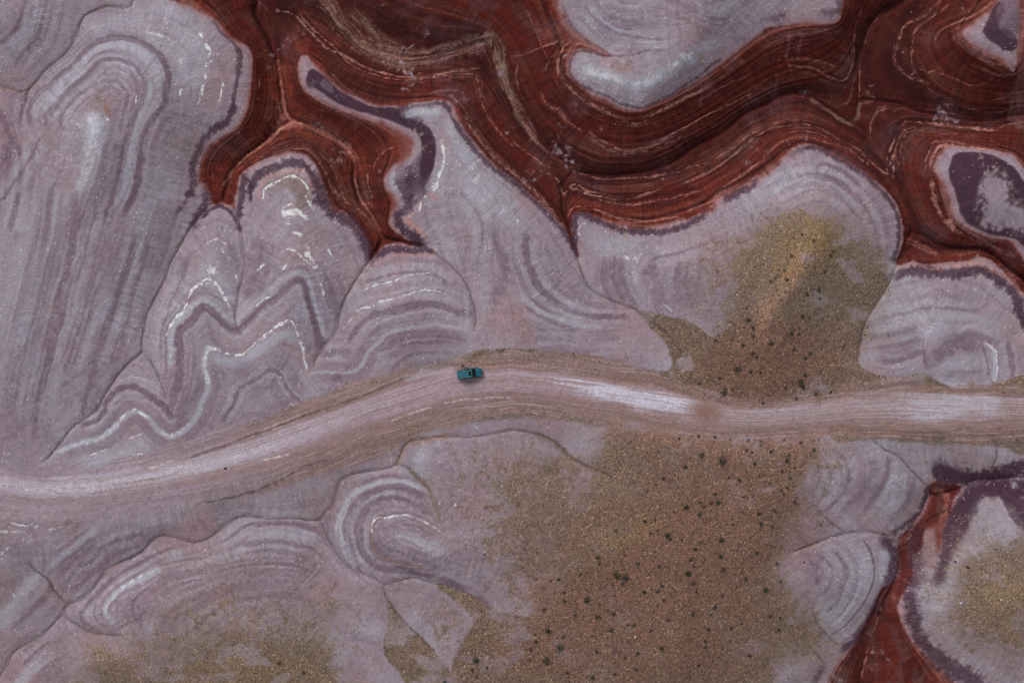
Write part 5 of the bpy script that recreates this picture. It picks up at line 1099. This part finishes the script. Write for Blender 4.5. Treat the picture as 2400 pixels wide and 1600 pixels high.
hd = obj('head', bm, skin, bodyp)
for s in (-1, 1):
    bm = bmesh.new(); bmesh.ops.create_uvsphere(bm, u_segments=10, v_segments=8, radius=1)
    for v in bm.verts: v.co = Vector((v.co.x * .022 + .13, v.co.y * .010 + s * .080, v.co.z * .032 + 1.62))
    obj('ear', bm, skin, bodyp)
bm = bmesh.new(); bmesh.ops.create_uvsphere(bm, u_segments=28, v_segments=20, radius=1)
rnd = random.Random(4)
for v in list(bm.verts):
    x, y, z = v.co
    if x > .35 and z < .25 - .2 * (1 - x): v.co = Vector((x * .07 + .12, y * .07, z * .1 + 1.63)); continue
    k = 1 + rnd.uniform(-.03, .05)
    v.co = Vector((x * .118 * k + .118, y * .098 * k, z * .128 * k + 1.645 - (.10 if z < -.3 and x < .2 else 0)))
obj('hair', bm, hair, bodyp)
bm = bmesh.new(); rr = []      # wide-brimmed black hat
for (r, z) in ((.0, 1.815), (.06, 1.812), (.095, 1.79), (.105, 1.73), (.115, 1.715), (.20, 1.705), (.225, 1.712), (.20, 1.698), (.11, 1.705)):
    rr.append([bm.verts.new((.12 + max(r, .004) * math.cos(k * math.pi / 12), max(r, .004) * .95 * math.sin(k * math.pi / 12), z)) for k in range(24)])
for A_, B_ in zip(rr, rr[1:]):
    for k in range(24): bm.faces.new((A_[k], A_[(k + 1) % 24], B_[(k + 1) % 24], B_[k]))
bm.faces.new(rr[0]); bmesh.ops.recalc_face_normals(bm, faces=bm.faces)
obj('hat', bm, topm, bodyp)
# clothing follows the body
NS = [(0, 0, 1.0, .150), (.03, 0, 1.12, .145), (.07, 0, 1.30, .160), (.09, 0, 1.41, .09), (.08, .17, 1.385, .078), (.16, .235, 1.25, .064), (.08, -.17, 1.385, .078), (.23, -.19, 1.29, .064), (0, 0, .90, .155)]
skin_mesh('shirt', NS, [(8, 0), (0, 1), (1, 2), (2, 3), (2, 4), (4, 5), (2, 6), (6, 7)], topm, bodyp, 8)
NT = [(0, 0, .93, .145), (0, .10, .86, .108), (.10, .12, .50, .080), (.05, .13, .13, .062), (0, -.10, .86, .108), (-.06, -.12, .50, .080), (-.17, -.13, .13, .062)]
skin_mesh('trousers', NT, [(0, 1), (1, 2), (2, 3), (0, 4), (4, 5), (5, 6)], trs, bodyp)
for (hxp, hyp, hzp, s) in ((.44, .20, 1.12, 1), (.60, -.12, 1.20, -1)):
    n = [(hxp, hyp, hzp, .026), (hxp + .05, hyp, hzp, (.034, .016)), (hxp + .085, hyp, hzp - .004, (.036, .014))]
    e = [(0, 1), (1, 2)]
    for k in range(4):
        yo = (k - 1.5) * .019; ln = (.062, .072, .068, .052)[k]
        b0 = len(n); n += [(hxp + .09, hyp + yo, hzp - .004, .009), (hxp + .09 + ln * .5, hyp + yo * 1.15, hzp - .012, .0085), (hxp + .09 + ln * .9, hyp + yo * 1.2, hzp - .034, .0075)]
        e += [(2, b0), (b0, b0 + 1), (b0 + 1, b0 + 2)]
    b0 = len(n); n += [(hxp + .045, hyp - s * .032, hzp - .006, .011), (hxp + .085, hyp - s * .052, hzp - .018, .009)]; e += [(1, b0), (b0, b0 + 1)]
    skin_mesh('hand', n, e, skin, bodyp, 1, 1)

# ------------------------------------------------------------------ desert shrubs
def leafmat(name, c0, c1):
    m, nt, b = newmat(name)
    t = nt.nodes.new('ShaderNodeTexCoord'); n = nt.nodes.new('ShaderNodeTexNoise'); n.inputs['Scale'].default_value = 5; n.inputs['Detail'].default_value = 3
    nt.links.new(t.outputs['Object'], n.inputs['Vector'])
    r = nt.nodes.new('ShaderNodeValToRGB'); r.color_ramp.elements[0].position = .35; r.color_ramp.elements[1].position = .65
    r.color_ramp.elements[0].color = c0 + (1,); r.color_ramp.elements[1].color = c1 + (1,)
    nt.links.new(n.outputs['Fac'], r.inputs[0]); nt.links.new(r.outputs[0], b.inputs['Base Color']); b.inputs['Roughness'].default_value = .8
    return m
LM = [leafmat('dark green twigs', (.014, .034, .018), (.040, .078, .036)), leafmat('grey green twigs', (.022, .042, .038), (.055, .085, .075)), leafmat('olive twigs', (.030, .042, .014), (.075, .085, .035))]
def shrub_mesh(seed, spread, n):
    rn = random.Random(seed); bm = bmesh.new()
    lobes = [(rn.uniform(-.35, .35) * spread, rn.uniform(-.35, .35) * spread, rn.uniform(.45, .8)) for _ in range(rn.randint(2, 5))] + [(0, 0, .75)]
    for i in range(n):
        lx, ly, lr = rn.choice(lobes)
        a = rn.uniform(0, 6.283); ph = rn.uniform(0, 1.45); r = lr * rn.uniform(.25, 1) ** .6
        p = Vector((lx + r * math.cos(a) * math.cos(ph * .9), ly + r * math.sin(a) * math.cos(ph * .9), max(.03, r * math.sin(ph) * .75)))
        d = Vector((p.x - lx, p.y - ly, p.z + .2)).normalized()
        sd = d.cross(Vector((rn.uniform(-1, 1), rn.uniform(-1, 1), rn.uniform(-1, 1)))).normalized()
        l = rn.uniform(.10, .24); w = rn.uniform(.02, .05)
        q = [p - d * l * .5, p + sd * w, p + d * l * .5, p - sd * w]
        bm.faces.new([bm.verts.new(v) for v in q])
    for k in range(9):        # twigs from the root
        a = rn.uniform(0, 6.283); r = rn.uniform(.35, .75); tip = Vector((r * math.cos(a), r * math.sin(a), rn.uniform(.2, .5)))
        side = Vector((-math.sin(a), math.cos(a), 0)) * .018
        v = [bm.verts.new(x) for x in (side, -side, tip - side * .3, tip + side * .3)]
        bm.faces.new(v)
    m = bpy.data.meshes.new('shrub'); bm.to_mesh(m); bm.free()
    return m
SM = []
for i in range(7):
    m = shrub_mesh(50 + i, (1, 1.5, .7, 1.2, 1.6, .9, 1.3)[i], 360); m.materials.append(LM[(0, 0, 1, 2, 1, 0, 2)[i]]); SM.append(m)
T1 = [(1725,20,10),(2280,10,10),(1220,85,8),(955,170,8),(2285,105,9),(1340,165,7),(1275,190,7),(1430,215,12),(1455,250,7),(1915,240,11),(885,300,5),(1730,280,6),(1685,335,10),(2065,350,6),(2245,370,9),(790,415,9),(1915,408,9),(1645,430,8),(805,465,8),(1157,470,9),(1350,495,8),(1940,520,10),(965,575,12),(1040,603,13),(1615,565,13),(437,612,9),(620,575,8),(2145,608,8),(1665,650,9),(1375,675,8),(2325,715,12),(1335,720,8),(1217,735,10),(687,787,12),(1700,730,7),(485,822,7),(805,840,7),(1400,800,7),(1865,875,9),(290,890,8),(935,930,9),(783,958,10),(880,900,6),(580,945,6),(1655,940,9),(1437,990,7),(1125,1032,8),(908,1078,9),(2108,1020,7),(1275,1080,7),(2010,1060,8),(1800,1078,8),(345,1095,11),(475,1140,9),(210,1125,6),(220,1195,8),(175,1260,8),(1775,1180,8),(1375,1240,10),(440,1240,12),(1775,1240,7),(775,1275,9),(1150,1290,10),(2180,1310,7),(315,1360,14),(165,1355,7),(1710,1410,8),(505,1470,9),(745,1510,9),(950,1485,7),(1135,1440,7)]
T2 = [(2125,38,9),(2210,110,9),(2248,147,7),(2068,252,11),(2195,278,9),(1725,385,7),(1950,468,11),(2022,447,6),(2302,560,7),(1905,335,6),(1535,888,8),(1645,868,6),(1712,870,8),(1865,880,7),(2170,912,9),(2283,918,6),(2160,995,7),(2205,1027,7),(1738,1045,11),(1932,1100,17),(1588,1150,9),(2218,1120,8),(2265,1230,6),(1998,1248,7),(2085,1270,8),(1390,1257,7),(1497,1225,5),(1325,1312,6),(1522,1345,6),(1862,1400,8),(1895,1470,11),(1830,1478,8),(1728,1478,7),(1595,1522,11),(1765,1520,7),(1555,1500,6)]
T3 = [(15,20,10),(690,40,8),(238,75,6),(385,110,8),(338,155,7),(335,303,8),(295,375,15),(325,418,8),(437,480,8),(570,468,7),(258,523,8),(160,420,7),(150,905,6),(293,930,7),(412,910,6),(462,908,6),(420,995,8),(37,1005,9),(190,1045,7),(172,1090,10),(130,1190,8),(197,1255,8),(178,1340,8),(245,1475,8),(120,1370,6),(145,1405,6),(63,1555,7),(490,260,5)]
T4 = [(312,590,7),(415,640,7),(595,750,8),(570,780,8),(222,787,8),(520,930,8),(35,915,6),(150,920,6),(70,990,8),(165,997,10),(25,1015,8),(90,955,5),(462,1095,8),(475,1175,7),(362,1140,7),(315,1335,8),(375,1350,6),(495,1360,7),(205,1495,9),(285,1500,8),(285,1455,5),(232,615,6)]
T5 = [(2155,1260,6),(2170,1365,10),(2212,1440,8),(2217,1520,8),(1870,1555,6),(2135,1440,5)]
T6 = [(2025,1360,12),(2120,1425,8),(1985,1445,8),(2030,1510,6),(1740,1555,8),(440,1470,8),(205,1380,7),(2300,1520,7),(1930,1335,4),(1905,1300,4),(2280,1390,4)]
T7 = [(80,470,9),(115,635,7),(20,950,9),(110,965,7),(105,1080,8),(145,860,5),(40,130,6)]
T8 = [(1355,460,6),(1720,440,5)]
SP = []
for lst, ox, oy in ((T1, 1200, 1200), (T2, 1200, 800), (T3, 1800, 800), (T4, 1800, 400), (T5, 1200, 400), (T6, 600, 1200), (T7, 1800, 1200)):
    for (x, y, r) in lst: SP.append((ox + x * .2551, oy + y * .2551, r * .05))
rn = random.Random(77); tries = 0
def gdens(px, py):
    a = math.exp(-((px - 1540) / 260) ** 2 - ((py - 1380) / 210) ** 2) + .8 * math.exp(-((px - 1700) / 160) ** 2 - ((py - 1130) / 150) ** 2) + .6 * math.exp(-((px - 1800) / 110) ** 2 - ((py - 780) / 110) ** 2)
    return a
while len(SP) < 292 and tries < 20000:
    tries += 1
    px, py = rn.uniform(1120, 2000), rn.uniform(560, 1595)
    if 900 < py < 1030 or rn.random() > gdens(px, py): continue
    if py < 900 and not (1640 < px < 1960): continue
    if any((px - a) ** 2 + (py - b_) ** 2 < 15 ** 2 for a, b_, c_ in SP): continue
    SP.append((px, py, rn.uniform(.14, .30)))
BIG = {  # the shrubs that stand out, by their place
 (1693, 1080): 'largest dark green shrub on the brown flat just south of the road bend',
 (1465, 1354): 'round dark green shrub, darkest of a close pair on the red-brown flat',
 (1446, 1347): 'blue-grey shrub beside the darkest round shrub on the red-brown flat',
 (1612, 1344): 'broad dark green shrub alone on the middle of the red-brown flat',
 (1375, 1401): 'round green shrub near the western edge of the red-brown flat',
 (1280, 1547): 'wide dark clump of shrub near the bottom edge of the red-brown flat',
 (1875, 896): 'large green shrub on the brown slope just north of the road',
 (1116, 1547): 'dark wide shrub at the tip of the pale clay tongue',
 (1842, 654): 'dark green shrub beside the orange crest of the gravel hill',
 (1683, 1175): 'rounded dark shrub in the loose row north of the yellow gravel patch',
 (1607, 1188): 'spreading shrub left of the loose row north of the yellow gravel patch',
 (1565, 1255): 'blue-green shrub with a small companion beside the yellow gravel patch'}
for i, (px, py, r) in enumerate(SP):
    x, y, _ = survey(px, py)
    k = rn.randrange(7)
    o = bpy.data.objects.new('shrub', SM[k]); col.objects.link(o)
    o.location = (x, y, zat(x, y) - .02); s = r * rn.uniform(1.25, 1.5) * (1.15 if r > .5 else 1)
    o.scale = (s * rn.uniform(.9, 1.15), s * rn.uniform(.9, 1.15), s * rn.uniform(.75, 1)); o.rotation_euler = (0, 0, rn.uniform(0, 6.28))
    big = [t for q, t in BIG.items() if abs(q[0] - px) < 4 and abs(q[1] - py) < 4]
    shade = ('dark green', 'dark green', 'grey-green', 'olive green', 'grey-green', 'dark green', 'olive green')[k]
    size = 'tiny' if r < .31 else ('low' if r < .43 else 'knee-high')
    def near(lst): return min(lst, key=lambda q: (q[0] - px) ** 2 + (q[1] - py) ** 2)[2]
    if py < 905:
        where = near([(1930, 545, 'near the yellowish top of the gravel hill'), (1850, 650, 'beside the orange crest of the gravel hill'), (1800, 650, 'left of the orange crest on the gravel hill'), (1930, 700, 'right of the orange crest on the gravel hill'), (1750, 780, 'left of the pale gravel patch above the road'), (1890, 780, 'right of the pale gravel patch above the road'), (1700, 870, 'by the ochre stones just north of the road'), (1790, 880, 'on the red-brown gravel touching the road'), (1900, 880, 'east of the large green shrub north of the road')])
    elif px > 1935: where = 'on the gravel by the right-hand red gully'
    elif px < 1000: where = 'on the brown gravel patch at the lower left'
    else:
        where = near([(1120, 1550, 'by the tip of the pale clay tongue'), (1240, 1480, 'on the western fringe of the red-brown flat'), (1300, 1400, 'below the lavender clay edge of the flat'), (1320, 1560, 'at the bottom edge left of the flat'), (1450, 1560, 'at the bottom edge in the middle of the flat'), (1600, 1560, 'at the bottom edge right of the flat'), (1450, 1450, 'in the lower middle of the red-brown flat'), (1600, 1450, 'below the broad lone shrub of the flat'), (1440, 1340, 'around the dark pair of shrubs on the flat'), (1600, 1350, 'around the broad lone shrub of the flat'), (1540, 1250, 'beside the yellow gravel patch'), (1720, 1250, 'east of the yellow gravel patch'), (1720, 1380, 'on the eastern half of the red-brown flat'), (1740, 1500, 'on the lower eastern side of the flat'), (1640, 1180, 'in the loose row above the yellow gravel patch'), (1560, 1130, 'on the brown slope below the clay and gravel edge'), (1680, 1080, 'around the largest shrub below the road bend'), (1600, 1030, 'along the lower edge of the road'), (1780, 1040, 'on the brown slope under the road dip'), (1880, 1060, 'on the orange-brown patch south of the road'), (1840, 1150, 'left of the first striped pale lobe'), (1840, 1280, 'left of the second striped pale lobe'), (1820, 1430, 'left of the lower end of the striped lobe')])
    tag(o, big[0] if big else '%s %s desert shrub %s' % (size, shade, where), 'shrub', 'desert shrubs scattered over the gravel')
# shrubs that share a description are told apart by their order from left to right
same = {}
for o in col.objects:
    if o.name.startswith('shrub'): same.setdefault(o['label'], []).append(o)
ORD = ['second', 'third', 'fourth', 'fifth', 'sixth', 'seventh', 'eighth', 'ninth', 'tenth', 'eleventh', 'twelfth']
for lab, lst in same.items():
    if len(lst) < 2: continue
    lst.sort(key=lambda q: q.location.x)
    for q, o in enumerate(lst):
        w_ = 'leftmost' if q == 0 else ('rightmost' if q == len(lst) - 1 else ORD[q - 1] + ' from left')
        o['label'] = lab.replace(' desert shrub ', ' shrub ') + ', ' + w_
        if len(o['label'].split()) > 16: o['label'] = ' '.join(o['label'].split()[1:])
for n_, (x_, y_, r) in enumerate(T8):
    x, y, _ = survey(600 + x_ * .2551, y_ * .2551)
    o = bpy.data.objects.new('shrub', SM[n_]); col.objects.link(o); o.location = (x, y, zat(x, y)); o.scale = (r * .055,) * 3
    tag(o, ('dark shrub rooted in the pale sandy bend of the red canyon', 'small dark speck of shrub east of its neighbour in the red canyon')[n_], 'shrub', 'desert shrubs scattered over the gravel')

# ------------------------------------------------------------------ rocks
def rock_mesh(seed, flat=.6, sub=2):
    bm = bmesh.new(); bmesh.ops.create_icosphere(bm, subdivisions=sub, radius=1); rn_ = random.Random(seed)
    dirs = [(Vector((rn_.gauss(0, 1), rn_.gauss(0, 1), rn_.gauss(0, 1))).normalized(), rn_.uniform(.55, .85)) for _ in range(9)]
    for v in bm.verts:
        for d, h in dirs:
            e = v.co.dot(d) - h
            if e > 0: v.co -= d * e
        v.co.z *= flat
    m = bpy.data.meshes.new('boulder'); bm.to_mesh(m); bm.free(); return m
rk = {'brown': simple_mat('rust brown rock', (.085, .035, .020), .9, 0, .3, 4), 'yellow': simple_mat('ochre rock', (.42, .24, .07), .85, 0, .25, 5), 'pale': simple_mat('pale grey rock', (.50, .50, .54), .85, 0, .2, 4), 'cream': simple_mat('cream rock', (.52, .44, .36), .85, 0, .2, 4), 'dark': simple_mat('dark brown rock', (.030, .020, .016), .9, 0, .3, 4)}
for i, (px, py, r, k, lab) in enumerate([
    (2268,1328,.42,'brown','largest of the rust-brown boulders on the pale slope right of the red gully'), (2239,1316,.28,'brown','middle rust-brown boulder on the pale slope right of the red gully'), (2212,1316,.26,'brown','rust-brown boulder nearest the dark purple band'), (2244,1303,.16,'brown','smallest rust-brown boulder, above the others right of the red gully'),
    (967,1005,.27,'yellow','ochre boulder on the lower road shoulder beside the pale channel'), (1656,883,.20,'yellow','ochre stone on the gravel above the whitened part of the road'), (1709,884,.24,'yellow','flat ochre stone among shrubs north of the road'),
    (528,1097,.26,'dark','dark brown rock lying on the dirt road'), (2067,900,.22,'pale','pale grey rock on the gravel strip north of the road'), (1975,1019,.19,'cream','cream rock on the shoulder south of the road'),
    (2252,1412,.30,'pale','pale bluish rock on the slope left of the ochre patch'), (2346,1405,.26,'cream','cream rock in the ochre gravel patch at the lower right'), (1068,1183,.36,'pale','pale grey rock on the speckled clay hill south of the road'),
    (1489,1492,.28,'cream','cream stone in the middle of the red-brown flat'), (225,949,.16,'dark','small dark rock beside the long gully at the left'), (1954,820,.001,'dark','')]):
    if not lab: continue
    x, y, _ = survey(px, py)
    m = rock_mesh(900 + i); m.materials.append(rk[k])
    o = bpy.data.objects.new('boulder', m); col.objects.link(o); o.location = (x, y, zat(x, y) + r * .2); o.scale = (r * 1.1, r * .9, r); o.rotation_euler = (0, 0, i * 1.3)
    tag(o, lab, 'rock')
# pebbles too many to count: one object
def pebbles(name, n, seed, mat, size, mask_fn):
    rs = np.random.RandomState(seed)
    P = rs.rand(n * 6, 2); P[:, 0] *= 2440; P[:, 0] -= 20; P[:, 1] *= 1640; P[:, 1] -= 20
    P = P[mask_fn(P[:, 0], P[:, 1], rs)][:n]
    base = rock_mesh(seed, .6, 1); bv = np.array([v.co[:] for v in base.vertices], np.float32); bf = np.array([p.vertices[:] for p in base.polygons], np.int64)
    bpy.data.meshes.remove(base)
    k = len(P); z = gsample(Zf, P[:, 0].astype(np.float32), P[:, 1].astype(np.float32)); kk = (CAM_H - z) / CAM_H
    X = (P[:, 0] - 1200) / PPM * kk; Y = (800 - P[:, 1]) / PPM * kk
    ix = np.clip(np.searchsorted(wx, X), 1, NC - 1); iy = np.clip(NR - np.searchsorted(wy[::-1], Y), 1, NR - 1)
    Z = Zg[iy, ix]
    S = (size[0] + (size[1] - size[0]) * rs.rand(k) ** 3)
    a = rs.rand(k) * 6.28
    ca_, sa_ = np.cos(a), np.sin(a)
    V = np.empty((k, len(bv), 3), np.float32)
    V[..., 0] = (bv[None, :, 0] * ca_[:, None] * 1.2 - bv[None, :, 1] * sa_[:, None] * .8) * S[:, None] + X[:, None]
    V[..., 1] = (bv[None, :, 0] * sa_[:, None] * 1.2 + bv[None, :, 1] * ca_[:, None] * .8) * S[:, None] + Y[:, None]
    V[..., 2] = bv[None, :, 2] * S[:, None] + Z[:, None]
    F = bf[None] + (np.arange(k) * len(bv))[:, None, None]
    m = bpy.data.meshes.new(name); m.from_pydata(V.reshape(-1, 3).tolist(), [], F.reshape(-1, 3).tolist()); m.materials.append(mat)
    o = bpy.data.objects.new(name, m); col.objects.link(o); o['kind'] = 'stuff'
    return o
def on_gravel(x, y, rs):
    X = (x - 1200) / PPM; Y = (800 - y) / PPM
    ix = np.clip(np.searchsorted(wx, X), 1, NC - 1); iy = np.clip(NR - np.searchsorted(wy[::-1], Y), 1, NR - 1)
    return (GRm[iy, ix] > .5 * rs.rand(len(x)) + .2) & (RIm[iy, ix] < .5)
def on_clay(x, y, rs):
    X = (x - 1200) / PPM; Y = (800 - y) / PPM
    ix = np.clip(np.searchsorted(wx, X), 1, NC - 1); iy = np.clip(NR - np.searchsorted(wy[::-1], Y), 1, NR - 1)
    return (GRm[iy, ix] < .2) & (RDm[iy, ix] < .5) & (RIm[iy, ix] < .5) & (fbm(x / 70, y / 70, 501, 3) > .50)
tag(pebbles('gravel_stones', 2200, 11, rk['cream'], (.035, .15), on_gravel), 'small cream stones strewn over the brown gravel', 'stones')
tag(pebbles('ochre_stones', 600, 12, rk['yellow'], (.035, .13), on_gravel), 'small ochre stones strewn over the brown gravel', 'stones')
tag(pebbles('dark_stones', 7500, 13, rk['dark'], (.03, .17), on_gravel), 'small dark stones strewn over the brown gravel', 'stones')
tag(pebbles('pale_stones', 2200, 14, rk['pale'], (.03, .10), on_clay), 'tiny pale chips strewn over the lavender clay', 'stones')
